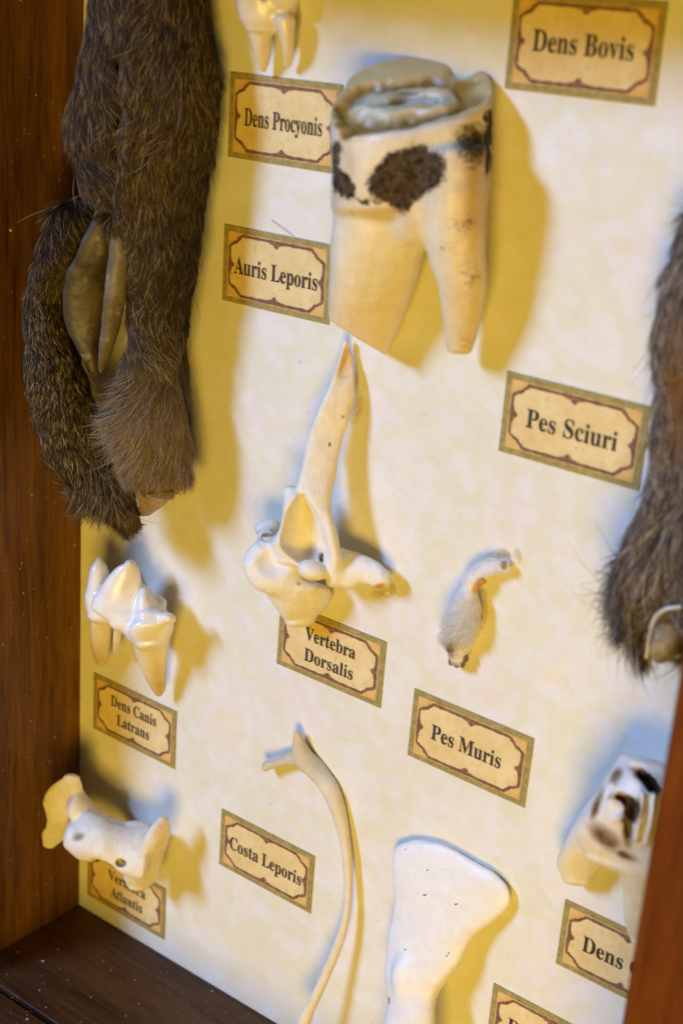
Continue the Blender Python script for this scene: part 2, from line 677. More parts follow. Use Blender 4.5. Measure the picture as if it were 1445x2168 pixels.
V, F = prism(wall_profile(-1, 0.0), 1, -TH, BH + TH)
bevelled(link_mesh('side_panel', poly_mesh('side_panel', V, F), M_WOOD_SIDE, box, False))
V, F = prism(wall_profile(1, BW), 1, -TH, BH + TH)
o = bevelled(link_mesh('side_panel', poly_mesh('side_panel', V, F), M_WOOD_RIGHT, box, False), 0.06)
props(o, 'lighter orange-brown side panel')
V, F = prism(wall_profile(-1, 0.0), 0, 0.002, BW - 0.002)
bevelled(link_mesh('end_panel', poly_mesh('end_panel', V, F), M_WOOD_END, box, False), 0.03)
V, F = prism(wall_profile(1, BH), 0, 0.002, BW - 0.002)
bevelled(link_mesh('end_panel', poly_mesh('end_panel', V, F), M_WOOD_END, box, False), 0.03)

# ------------------------------------------------------------------ labels
DG = None


def serif(t):
    return ''.join(chr(0x1D400 + ord(c) - 65) if c.isupper() else chr(0x1D41A + ord(c) - 97) if c.islower() else c for c in t)


def text_geo(t, cap, width=None):
    """vertices and triangles of one line of bold serif lettering, centred, cap high and width wide"""
    cu = bpy.data.curves.new('tmp', 'FONT')
    cu.body = serif(t)
    cu.size = 1.0
    cu.resolution_u = 4
    cu.offset = 0.004
    o = bpy.data.objects.new('tmp', cu)
    COL.objects.link(o)
    dg = bpy.context.evaluated_depsgraph_get()
    dg.update()
    me = o.evaluated_get(dg).to_mesh()
    me.calc_loop_triangles()
    V = np.array([v.co[:] for v in me.vertices])
    F = np.array([tr.vertices[:] for tr in me.loop_triangles])
    bpy.data.objects.remove(o)
    bpy.data.curves.remove(cu)
    k = cap / 0.67
    nat = V[:, 0].max() - V[:, 0].min()
    kx = width / nat if width else k * 0.78
    V[:, 0] = (V[:, 0] - (V[:, 0].max() + V[:, 0].min()) / 2) * kx
    V[:, 1] = V[:, 1] * k
    return V, F


def strip(path, w, z, jitter=0.0):
    P = np.array(path)
    n = len(P)
    T = np.roll(P, -1, 0) - np.roll(P, 1, 0)
    T /= np.linalg.norm(T, axis=1)[:, None] + 1e-9
    Nn = np.stack([-T[:, 1], T[:, 0]], 1)
    ww = w * (1 + jitter * (rng.random(n) - 0.5))
    A = P + Nn * ww[:, None] / 2
    B = P - Nn * ww[:, None] / 2
    V = np.zeros((2 * n, 3)); V[:n, :2] = A; V[n:, :2] = B; V[:, 2] = z
    F = [(i, (i + 1) % n, n + (i + 1) % n, n + i) for i in range(n)]
    return V, F


def frame_path(w, h):
    """closed outline with the scalloped corners of the printed frame"""
    corner = [(0.30, 0.0), (0.265, 0.012), (0.245, 0.045), (0.215, 0.06), (0.19, 0.085), (0.165, 0.12), (0.125, 0.14), (0.085, 0.15), (0.06, 0.175), (0.02, 0.19), (0.0, 0.22)]
    pts = []
    for sx, sy, rev in ((1, 1, False), (1, -1, True), (-1, -1, False), (-1, 1, True)):
        c = [(sx * (w / 2 - a), sy * (h / 2 - b)) for a, b in corner]
        pts += c[::-1] if rev else c
    out = []
    for i in range(len(pts)):
        p, q = np.array(pts[i]), np.array(pts[(i + 1) % len(pts)])
        m = max(1, int(np.linalg.norm(q - p) / 0.06))
        for k in range(m):
            out.append(p + (q - p) * k / m)
    return out


def disc(cx, cy, r, z, n=9):
    a = np.linspace(0, 2 * math.pi, n, endpoint=False)
    V = np.zeros((n, 3)); V[:, 0] = cx + r * np.cos(a); V[:, 1] = cy + r * np.sin(a); V[:, 2] = z
    return V


def make_label(cx, cy, ang, w, h, lines, label, cap, widths, gap=0.43, dy=0.0, dx=0.0):
    z = 0.022
    # card with an olive edge, an orange margin and the parchment field
    V, F = prism([(-w / 2, -h / 2), (w / 2, -h / 2), (w / 2, h / 2), (-w / 2, h / 2)], 2, 0.001, z)
    me = poly_mesh('label_card', V, F)
    card = link_mesh('specimen_label', me, M_OLIVE, None, False)
    bw, bh = w - 0.23, h - 0.21
    V = np.array([(-bw / 2, -bh / 2, z + .003), (bw / 2, -bh / 2, z + .003), (bw / 2, bh / 2, z + .003), (-bw / 2, bh / 2, z + .003)])
    fp = frame_path(bw - 0.10, bh - 0.09)
    Vf = np.array([(p[0], p[1], z + .006) for p in fp])
    allV = np.concatenate([V, Vf])
    me = bpy.data.meshes.new('printed_panel')
    me.from_pydata(allV.tolist(), [], [(0, 1, 2, 3), tuple(range(4, 4 + len(Vf)))[::-1]])
    me.materials.append(M_CORNER)
    panel = link_mesh('printed_panel', me, M_CARD, card, False)
    me.polygons[1].material_index = 1
    sV, sF = strip(fp, 0.056, z + .010, 0.5)
    Vs, Fs = [sV], [tuple(f) for f in sF]
    base = len(sV)
    fw, fh = bw - 0.10, bh - 0.09
    orn = [(-0.17, 0.018, .022), (-0.12, 0.028, .026), (-0.065, 0.040, .026), (0, 0.045, .032), (0.065, 0.040, .026), (0.12, 0.028, .026), (0.17, 0.018, .022), (-0.04, 0.075, .020), (0.04, 0.075, .020), (0, 0.095, .026)]
    for sx, sy in ((0, 1), (0, -1), (1, 0), (-1, 0)):
        for u, d, r in orn:
            if sy: p = (u, sy * (fh / 2 - d))
            else: p = (sx * (fw / 2 - d), u * 0.75)
            dV = disc(p[0], p[1], r * rng.uniform(.85, 1.1), z + .013 + rng.random() * .002)
            Vs.append(dV)
            Fs.append(tuple(range(base, base + len(dV))))
            base += len(dV)
    me = bpy.data.meshes.new('printed_frame')
    me.from_pydata(np.concatenate(Vs).tolist(), [], Fs)
    link_mesh('printed_frame', me, M_FRAME, card, False)
    for i, (t, wd) in enumerate(zip(lines, widths)):
        tV, tF = text_geo(t, cap, wd)
        tV[:, 0] += dx
        tV[:, 1] += ((len(lines) - 1) / 2 - i) * gap - cap / 2 + dy
        tV[:, 2] = z + .018
        words = [tF]
        if ' ' in t:                                  # one mesh per word: cut at the widest gap
            xs = np.sort(tV[:, 0])
            g = np.argmax(np.diff(xs))
            cut = (xs[g] + xs[g + 1]) / 2
            left = tV[tF[:, 0], 0] < cut
            words = [tF[left], tF[~left]]
        for wF in words:
            used, inv = np.unique(wF, return_inverse=True)
            me = bpy.data.meshes.new('lettering')
            me.from_pydata(tV[used].tolist(), [], inv.reshape(-1, 3).tolist())
            link_mesh('lettering', me, M_INK, card, False)
    for c in card.children: c.matrix_parent_inverse = Matrix()
    card.location = (cx, cy, 0)
    card.rotation_euler = (0, 0, ang)
    props(card, label, 'label', 'printed paper specimen labels')
    return card


R_ = math.radians
make_label(4.988, 18.457, R_(0.65), 2.485, 1.454, ['Dens Procyonis'], 'paper label reading Dens Procyonis, under the small two-rooted tooth', 0.29, [1.73])
make_label(4.994, 15.837, R_(0.63), 2.50, 1.392, ['Auris Leporis'], 'paper label reading Auris Leporis, left of the big stained molar', 0.29, [1.93])
make_label(10.585, 20.162, R_(0.12), 2.519, 1.415, ['Dens Bovis'], 'paper label reading Dens Bovis, topmost and partly in shadow', 0.30, [1.68], dy=0.03)
make_label(11.194, 14.445, R_(-0.15), 2.547, 1.353, ['Pes Sciuri'], 'paper label reading Pes Sciuri, beside the shaggy brown foot', 0.30, [1.63])
make_label(9.975, 8.252, R_(-0.77), 2.498, 1.374, ['Pes Muris'], 'paper label reading Pes Muris, below the tiny white foot', 0.29, [1.47], dx=-0.05)
make_label(6.783, 8.970, R_(-0.5), 2.50, 1.353, ['Vertebra', 'Dorsalis'], 'paper label reading Vertebra Dorsalis, partly covered by a vertebra', 0.255, [1.20, 1.16], 0.44, 0.0)
make_label(5.529, 3.815, R_(-0.33), 2.48, 1.357, ['Costa Leporis'], 'paper label reading Costa Leporis, inside the curve of the rib', 0.29, [1.92])
make_label(1.687, 5.564, R_(-0.21), 2.485, 1.379, ['Dens Canis', 'Latrans'], 'paper label reading Dens Canis Latrans, half shaded by the left panel', 0.25, [1.36, 0.97], 0.41, 0.03)
make_label(1.536, 1.110, R_(0), 2.478, 1.349, ['Vertebra', 'Atlantis'], 'paper label reading Vertebra Atlantis, half hidden in the bottom corner', 0.25, [1.18, 1.0], 0.42, 0.02, 0.05)
make_label(13.475, 5.476, R_(-0.18), 2.50, 1.351, ['Dens Ovis'], 'paper label beginning Dens, cut off by the right panel', 0.30, [1.60], dy=0.0)
c = Q(1045, 2080, 0)
make_label(c[0] + 1.25, c[1] - 0.69, R_(-0.2), 2.50, 1.37, ['Dens'], 'paper label cut off by the bottom edge of the photo, beside the paddle bone', 0.28, [0.80], dx=-0.45)

# ------------------------------------------------------------------ specimens
CREAM = np.array((0.80, 0.70, 0.50))
IVORY = np.array((0.84, 0.80, 0.70))
WHITE = np.array((0.86, 0.85, 0.82))
TAN = np.array((0.66, 0.48, 0.22))
BROWN = np.array((0.16, 0.085, 0.03))


def specimen(name, part, prims, field, step, mat, label, cat, colour, smooth=1, rough=0.0, floor=0.0, group=None):
    me = solid(part, prims, field, step, smooth, floor, rough=rough)
    V, N = mesh_arrays(me)
    c, st = colour(V, N, pix(V), facing(V, N))
    add_col(me, 'Col', c)
    add_float(me, 'stain', st)
    base = V[V[:, 2].argmin()]
    root = empty(name, (V[:, 0].mean(), V[:, 1].mean(), 0.0), label, cat, group)
    o = link_mesh(part, me, mat, root)
    return root, o


def add_part(root, part, prims, field, step, mat, colour=None, smooth=1, rough=0.0, floor=0.0):
    me = solid(part, prims, field, step, smooth, floor, rough=rough)
    if colour:
        V, N = mesh_arrays(me)
        c, st = colour(V, N, pix(V), facing(V, N))
        add_col(me, 'Col', c)
        add_float(me, 'stain', st)
    return link_mesh(part, me, mat, root)


# --- large stained molar -----------------------------------------------------
def build_cow_tooth():
    H = 0.95
    body = Tube([(715, 60, 1040, 20, H - .1, .74), (706, 180, 1042, 130, H - .05, .80), (699, 275, 1040, 235, H, .84), (704, 350, 1037, 320, H, .84),
                 (706, 410, 1031, 398, H - .02, .80), (706, 430, 1030, 418, H - .03, .74)], n=2.6, cap=.35)
    lobe = Tube([(738, 60, 928, 50, .50, .42), (735, 150, 930, 140, .52, .45), (730, 260, 930, 250, .6, .4)], n=2.4, cap=.4)
    rootl = Tube([(712, 330, 935, 330, H - .03, .76), (707, 420, 925, 420, H - .04, .77), (702, 490, 912, 490, H - .06, .73), (698, 560, 893, 560, H - .10, .66), (694, 640, 866, 640, H - .18, .56), (700, 690, 843, 700, H - .26, .46), (722, 735, 815, 762, H - .34, .34)], n=2.5, cap=.3)
    rootr = Tube([(880, 330, 1033, 320, H - .04, .70), (886, 420, 1030, 405, H - .05, .70), (898, 490, 1027, 475, H - .08, .62), (909, 548, 1026, 535, H - .12, .53), (926, 610, 1029, 620, H - .2, .43), (938, 690, 1014, 690, H - .3, .33), (946, 742, 996, 746, H - .36, .24)], n=2.4, cap=.25)
    web = Ball(888, 440, H - .06, 76, 84, .70)
    c0 = Q(865, 275, H)
    v = unit(CC - c0)
    p0 = c0 + v * 0.84
    # slanted chewing face
    up = unit(UPV * 0.97 - RTV * 0.15)
    m = unit(1.5 * up + 1.22 * v)
    s_ax = unit(np.cross(up, m))
    if s_ax @ RTV < 0: s_ax = -s_ax
    q_ax = unit(np.cross(m, s_ax))
    if q_ax @ v > 0: q_ax = -q_ax          # q runs from the front lip to the back
    HW = 166 * depth_of(c0) / FPX

    def face_coords(P):
        r = P - p0.astype(np.float32)
        return r @ s_ax.astype(np.float32), r @ q_ax.astype(np.float32), r @ m.astype(np.float32)

    def relief(s, q):
        W = np.stack([s, q, 0 * s], 1)
        s = s + .55 * (fbm(W, 1.6, 21) - .5)
        q = q + .45 * (fbm(W, 1.9, 41) - .5)
        u = s / HW
        w = (q - 0.86) / 0.90
        wob = 0.10 * np.sin(5.0 * u + 1.2) + 0.07 * np.sin(9 * w + 3 * u)
        e = np.sqrt(u * u * 1.02 + w * w) + wob * 0.45
        basin = np.exp(-((e - 0.74) / 0.13) ** 2)
        ring = np.exp(-((e - 0.47) / 0.085) ** 2)
        # crescent pit in the middle, bent like a bow
        cu = w - 0.05 - 0.28 * np.cos(2.6 * (u - 0.05)) + 0.20
        pit = np.exp(-(cu / 0.10) ** 2) * np.clip(1.2 - np.abs(u - 0.1) / 0.42, 0, 1)
        pit2 = np.exp(-((w - 0.42) / 0.10) ** 2 - ((u - 0.02) / 0.24) ** 2)
        h = -0.15 * basin + 0.03 * ring - 0.30 * pit - 0.16 * pit2
        return h, e, basin, ring, pit, pit2

    back_notch = Ball(976, 124, .45, 46, 36, .7, 10)
    notch_l = Tube([(705, 150, 720, 150, 1.4, .3), (690, 240, 705, 250, 1.5, .2)])

    def field(P):
        f = body.ev(P)
        g = smin(smin(rootl.ev(P), rootr.ev(P), .12), web.ev(P), .14)
        f = smin(smin(f, g, .16), lobe.ev(P), .10)
        # rounded groove down the front between the two lobes
        X = pix(P)
        s, q, d = face_coords(P)
        h = relief(s, q)[0]
        f = smax(f, (d - h) * 0.8, .05)
        f = smax(f, -back_notch.ev(P), .06)
        # oblique broken end of the left root
        a, b = Q(703, 682, .6), Q(818, 754, .6)
        n = unit(np.cross(b - a, CC - a))
        if n @ UPV > 0: n = -n
        side = (P - a.astype(np.float32)) @ n.astype(np.float32)
        near = X[:, 0] < 860
        f = np.where(near, smax(f, side, .03), f)
        return f

    def colour(V, N, X, fc):
        s, q, d = face_coords(V)
        h, e, basin, ring, pit, pit2 = relief(s, q)
        occ = np.clip((0.13 - np.abs(d - h)) / 0.05, 0, 1) * np.clip((N @ m - 0.3) / 0.25, 0, 1) * np.clip((q - 0.03) / 0.06, 0, 1)
        c = mix((0.82, 0.77, 0.62), (0.78, 0.68, 0.46), (X[:, 1] - 420) / 260 + (fbm(V, 1.2) - .5))
        c = mix(c, (0.72, 0.56, 0.28), blob(X, 1000, 560, 60, 240) * .6)
        c = mix(c, (0.84, 0.80, 0.70), blob(X, 770, 330, 70, 90) * .8)
        c = mix(c, (0.52, 0.28, 0.05), blob(X, 1020, 420, 50, 90) * .45)
        rim = np.clip(1 - np.abs(d - h) / 0.13, 0, 1) * (N @ m < 0.75)
        c = mix(c, (0.80, 0.78, 0.78), rim * (X[:, 1] < 330) * .8)
        oc = mix((0.66, 0.52, 0.25), (0.38, 0.21, 0.03), np.clip(basin * 1.2, 0, 1) * (.5 + fbm(V, 3.0)))
        oc = mix(oc, (0.70, 0.62, 0.42), ring)
        oc = mix(oc, (0.055, 0.035, 0.012), np.clip(pit * 1.25 + pit2 * .55, 0, 1))
        oc = mix(oc, (0.66, 0.68, 0.52), blob(X, 790, 225, 45, 26, -10) * .7)
        c = mix(c, oc, occ)
        X = X + 44 * np.stack([fbm(V, 3.2, 3), fbm(V, 3.2, 9)], 1) - 22
        halo = np.maximum(blob(X, 858, 376, 104, 84, -38, .4), np.maximum(blob(X, 722, 365, 44, 90, 0, .4), blob(X, 1005, 320, 60, 110, 0, .6)))
        c = mix(c, (0.46, 0.28, 0.09), halo * (1 - occ) * .45 * (.4 + fbm(V, 4.0)))
        st = np.zeros(len(V))
        st = np.maximum(st, .84 * blob(X, 862, 372, 86, 66, -38, .26) * (X[:, 1] < 447))
        st = np.maximum(st, .82 * blob(X, 822, 400, 44, 46, 0, .3) * (X[:, 1] < 442))
        st = np.maximum(st, .66 * blob(X, 712, 335, 22, 52, 8, .4))
        st = np.maximum(st, .85 * blob(X, 730, 392, 24, 44, -24, .4))
        st = np.maximum(st, blob(X, 768, 431, 30, 8, 5, .5) * .62)
        st = np.maximum(st, blob(X, 1000, 300, 44, 66, 12, .7) * .68)
        st = np.maximum(st, blob(X, 1036, 300, 10, 100, 0, .4) * .8)
        st = np.maximum(st, blob(X, 980, 470, 56, 44, -20, .9) * .50)
        st = np.maximum(st, blob(X, 940, 525, 40, 26, -30, .9) * .47)
        st = np.maximum(st, blob(X, 1000, 590, 34, 46, 0, .9) * .49)
        st = np.maximum(st, blob(X, 980, 725, 44, 36, 0, .9) * .44)
        st = st * np.clip(fc * 6, 0, 1) * (1 - occ)
        return c, st

    root, o = specimen('molar_tooth', 'tooth_body', [body, rootl, rootr, lobe], field, 0.026, M_MOLAR,
                       'large yellowed molar with black stains and two roots, left of the Pes Sciuri label', 'tooth', colour, 1, .03)
    return root


cow = build_cow_tooth()


# --- small tooth at the top ---------------------------------------------------
def build_small_tooth():
    h = .42
    prims = [Tube([(512, -46, 548, -50, h, .2), (500, -15, 632, -18, h, .34), (500, 10, 630, 12, h, .36), (508, 40, 622, 44, h, .30), (520, 58, 612, 60, h, .22)], cap=.5),
             Ball(530, -20, h, 32, 34, .34), Ball(602, -14, h, 30, 36, .34),
             Tube([(510, 42, 580, 46, h, .24), (526, 74, 577, 78, h - .02, .21), (537, 112, 574, 114, h - .1, .16), (550, 148, 564, 149, h - .2, .07)]),
             Tube([(578, 42, 626, 42, h, .22), (590, 74, 624, 78, h - .04, .18), (598, 112, 622, 112, h - .12, .13), (600, 138, 616, 140, h - .22, .07)])]
    notch = Ball(560, -22, h + .2, 13, 24, .3)

    def field(P):
        f = union(P, prims, .06)
        return smax(f, -notch.ev(P), .05)

    def colour(V, N, X, fc):
        c = mix((0.82, 0.77, 0.65), (0.78, 0.68, 0.48), (X[:, 1] - 30) / 60)
        return c, blob(X, 560, -10, 16, 16, 0, .6) * .3
    root, o = specimen('small_tooth', 'tooth_body', prims, field, 0.02, M_ENAMEL, 'small ivory tooth with two pointed roots, above the Dens Procyonis label', 'tooth', colour)
    g = [Ball(628, 42, .12, 9, 26, .12), Ball(606, 84, .05, 14, 24, .07)]
    add_part(root, 'glue', g, lambda P: union(P, g, .05), .02, M_GLUE)


build_small_tooth()


# --- coyote carnassial ---------------------------------------------------------
def build_carnassial():
    cr = [Tube([(203, 1185, 218, 1185, .80, .14), (194, 1197, 226, 1197, .82, .20), (189, 1215, 231, 1216, .84, .26), (184, 1258, 240, 1255, .85, .34), (186, 1298, 236, 1302, .82, .30)], cap=.8),
          Tube([(264, 1193, 288, 1196, .84, .18), (249, 1200, 294, 1204, .85, .24), (233, 1217, 299, 1226, .87, .30), (206, 1256, 306, 1260, .9, .38), (196, 1288, 330, 1294, .9, .40), (232, 1316, 346, 1312, .86, .34)], cap=.8),
          Tube([(184, 1262, 250, 1258, .84, .30), (190, 1302, 262, 1306, .84, .30)], cap=.6),
          Tube([(296, 1250, 318, 1252, .82, .20), (290, 1268, 327, 1272, .86, .28), (286, 1300, 340, 1298, .9, .32)], cap=.8),
          Tube([(296, 1308, 350, 1304, .94, .26), (278, 1326, 366, 1318, .96, .34), (276, 1344, 366, 1334, .92, .36), (288, 1362, 358, 1352, .86, .32)], n=2.4, cap=.6),
          Ball(356, 1308, .93, 17, 12, .16, 20), Ball(286, 1338, .96, 18, 24, .26),
          Tube([(306, 1242, 320, 1250, .5, .12), (326, 1268, 352, 1290, .5, .15), (338, 1300, 366, 1318, .5, .2)])]
    rt = [Tube([(190, 1292, 240, 1300, .80, .26), (190, 1345, 236, 1350, .66, .22), (195, 1385, 232, 1390, .52, .18), (203, 1404, 226, 1406, .45, .12)]),
          Tube([(240, 1318, 262, 1326, .62, .16), (238, 1360, 256, 1362, .5, .14), (238, 1386, 252, 1386, .42, .10)]),
          Tube([(277, 1350, 364, 1344, .82, .32), (288, 1392, 356, 1392, .66, .27), (302, 1428, 354, 1428, .52, .21), (318, 1458, 352, 1460, .40, .14), (328, 1472, 346, 1470, .34, .08)])]

    def field(P):
        a = union(P, cr, .14)
        b = union(P, rt, .05)
        b = b + .015
        return smin(a, b, .03)

    def colour(V, N, X, fc):
        a = union(V, cr, .14)
        en = np.clip((-a + .03) / .03, 0, 1) * np.clip((1368 - X[:, 1]) / 8, 0, 1)
        ro = mix((0.80, 0.72, 0.50), (0.60, 0.45, 0.18), np.maximum(blob(X, 215, 1400, 34, 30, 0, .8), blob(X, 340, 1455, 26, 38, 20, .8)))
        c = mix(ro, (0.87, 0.85, 0.80), en)
        st = np.maximum(blob(X, 345, 1468, 14, 14, 0, .8) * .34, blob(X, 352, 1420, 5, 60, 0, .8) * .36)
        return c, np.maximum(st, blob(X, 236, 1350, 4, 40, 0, .8) * .38)
    specimen('shearing_tooth', 'tooth_body', cr + rt, field, .02, M_ENAMEL, 'glossy white tooth with tall cusps and stained roots, above the Dens Canis Latrans label', 'tooth', colour)


build_carnassial()


# --- dorsal vertebra ---------------------------------------------------------------
def build_vertebra():
    spine = Tube([(728, 716, 736, 716, .16, .05), (716, 760, 748, 760, .24, .08), (698, 820, 751, 822, .36, .10), (676, 866, 744, 872, .48, .11), (655, 916, 729, 925, .58, .11), (645, 960, 716, 965, .68, .12),
                  (639, 1004, 709, 1010, .76, .14), (640, 1050, 702, 1055, .84, .18), (650, 1090, 700, 1095, .86, .2)], n=3.0, cap=.2)
    rim = Tube([(727, 722, 735, 724, .22, .05), (698, 822, 710, 824, .46, .09), (674, 868, 688, 872, .58, .10), (650, 925, 664, 928, .70, .10), (641, 975, 658, 978, .80, .11), (632, 1012, 654, 1016, .90, .12), (628, 1040, 650, 1046, .95, .12)])
    arch = Tube([(603, 1032, 646, 1042, .95, .16), (599, 1064, 664, 1064, .95, .32), (596, 1095, 682, 1095, .92, .42), (590, 1122, 694, 1125, .86, .48), (574, 1150, 704, 1160, .80, .50), (574, 1180, 712, 1195, .70, .46)], n=2.2, cap=.35)
    facet_t = Ball(613, 1040, 1.02, 13, 12, .12)
    cent = Tube([(519, 1190, 634, 1212, 1.02, .40), (534, 1222, 660, 1228, .84, .46), (562, 1258, 700, 1246, .64, .50), (590, 1296, 696, 1280, .48, .44), (604, 1316, 668, 1308, .40, .34)], n=2.3, cap=.5)
    face = Tube([(516, 1196, 640, 1204, 1.16, .22), (520, 1204, 640, 1212, 1.02, .34)], cap=1.0)
    fball = Ball(577, 1198, 1.10, 63, 60, .26, 20)
    fac_r = Ball(662, 1207, 1.0, 34, 22, .20, 10)
    bump_l = Ball(567, 1118, .62, 28, 20, .2, -10)
    ped_l = Tube([(545, 1132, 580, 1132, .9, .16), (540, 1170, 590, 1170, .98, .2)])
    ped_r = Tube([(672, 1080, 702, 1086, .84, .14), (684, 1128, 714, 1130, .82, .18), (694, 1180, 726, 1182, .74, .22), (690, 1235, 730, 1230, .62, .25)])
    trans = Tube([(700, 1150, 705, 1235, .62, .26), (731, 1160, 735, 1248, .54, .20), (760, 1170, 762, 1238, .46, .17), (785, 1181, 786, 1240, .40, .17), (806, 1194, 804, 1246, .36, .2), (820, 1208, 817, 1242, .34, .14)], cap=.6)
    prims = [spine, rim, arch, facet_t, cent, fball, fac_r, bump_l, ped_l, ped_r, trans]
    cc = Q(637, 1135, .95)
    # canal through the arch: hollow that runs back and to the right
    canal = Tube([(598, 1110, 690, 1118, 1.6, .42), (606, 1118, 692, 1128, 1.2, .40), (614, 1120, 690, 1130, .80, .36), (630, 1128, 694, 1140, .46, .28), (650, 1140, 702, 1152, .2, .25)], n=2.2)
    dish = Ball(574, 1192, 1.46, 55, 48, .36, 20)
    # the canal is a bowl seen through its mouth
    bowl = Tube([(628, 1048, 650, 1052, 1.30, .44), (604, 1084, 674, 1090, 1.26, .54), (592, 1122, 686, 1128, 1.22, .60), (590, 1160, 694, 1164, 1.20, .62), (626, 1192, 694, 1196, 1.15, .58)], cap=.6)
    bowl2 = Ball(686, 1184, .85, 12, 13, .95)
    broken = Tube([(727, 732, 743, 736, .25, .10), (715, 768, 753, 770, .35, .11), (704, 798, 756, 796, .43, .11)], n=3, cap=.2)
    gap_l = Ball(566, 1138, .95, 13, 9, .4, 20)

    def field(P):
        f = smax(spine.ev(P), -broken.ev(P) - .03 * (fbm(P, 9.0, 2) - .5), .015)
        f = smin(f, rim.ev(P), .04)
        g = union(P, [arch, facet_t, ped_l, bump_l], .06)
        f = smin(f, g, .06)
        f = smax(f, -bowl.ev(P), .04)
        f = smax(f, -bowl2.ev(P), .04)
        b = union(P, [cent, fball, fac_r], .06)
        b = smax(b, -dish.ev(P), .06)
        f = smin(f, b, .04)
        f = smin(f, smin(ped_r.ev(P), trans.ev(P), .10), .06)
        f = smax(f, -gap_l.ev(P), .03)
        return f

    def colour(V, N, X, fc):
        c = np.tile((0.86, 0.83, 0.74), (len(V), 1))
        c = mix(c, (0.85, 0.84, 0.80), blob(X, 577, 1198, 64, 60, 20, .25))
        c = mix(c, (0.80, 0.70, 0.48), blob(X, 715, 860, 40, 160, 18, .5) * .6)
        spongy = blob(X, 733, 770, 16, 40, 18, .4)
        c = mix(c, (0.72, 0.45, 0.12), spongy * (0.4 + 0.6 * fbm(V, 8)))
        c = mix(c, (0.62, 0.30, 0.02), blob(X, 803, 1241, 11, 6, -10, .4))
        c = mix(c, (0.62, 0.34, 0.05), blob(X, 632, 1236, 4, 4, 0, .4))
        st = np.maximum(blob(X, 700, 990, 36, 8, 5, .8) * .37, blob(X, 697, 942, 4, 8, 15, .6) * .6)
        st = np.maximum(st, blob(X, 726, 882, 3, 7, 25, .6) * .6)
        st = np.maximum(st, blob(X, 725, 800, 18, 5, -8, .8) * .38)
        return c, st * np.clip(fc * 5, 0, 1)
    root, o = specimen('dorsal_vertebra', 'bone', prims, field, .022, M_BONE, 'pale vertebra with a long bladed spine, above the Vertebra Dorsalis label', 'vertebra', colour, 1, .035)
    g = [Ball(757, 868, .16, 8, 30, .14, 8), Ball(750, 812, .14, 6, 26, .12, 5), Ball(748, 880, .18, 10, 20, .16)]
    add_part(root, 'glue', g, lambda P: union(P, g, .04), .02, M_GLUE)
    g2 = [Ball(822, 1250, .10, 16, 18, .12), Ball(800, 1258, .06, 16, 8, .07)]
    add_part(root, 'glue', g2, lambda P: union(P, g2, .04), .02, M_GLUE)


build_vertebra()


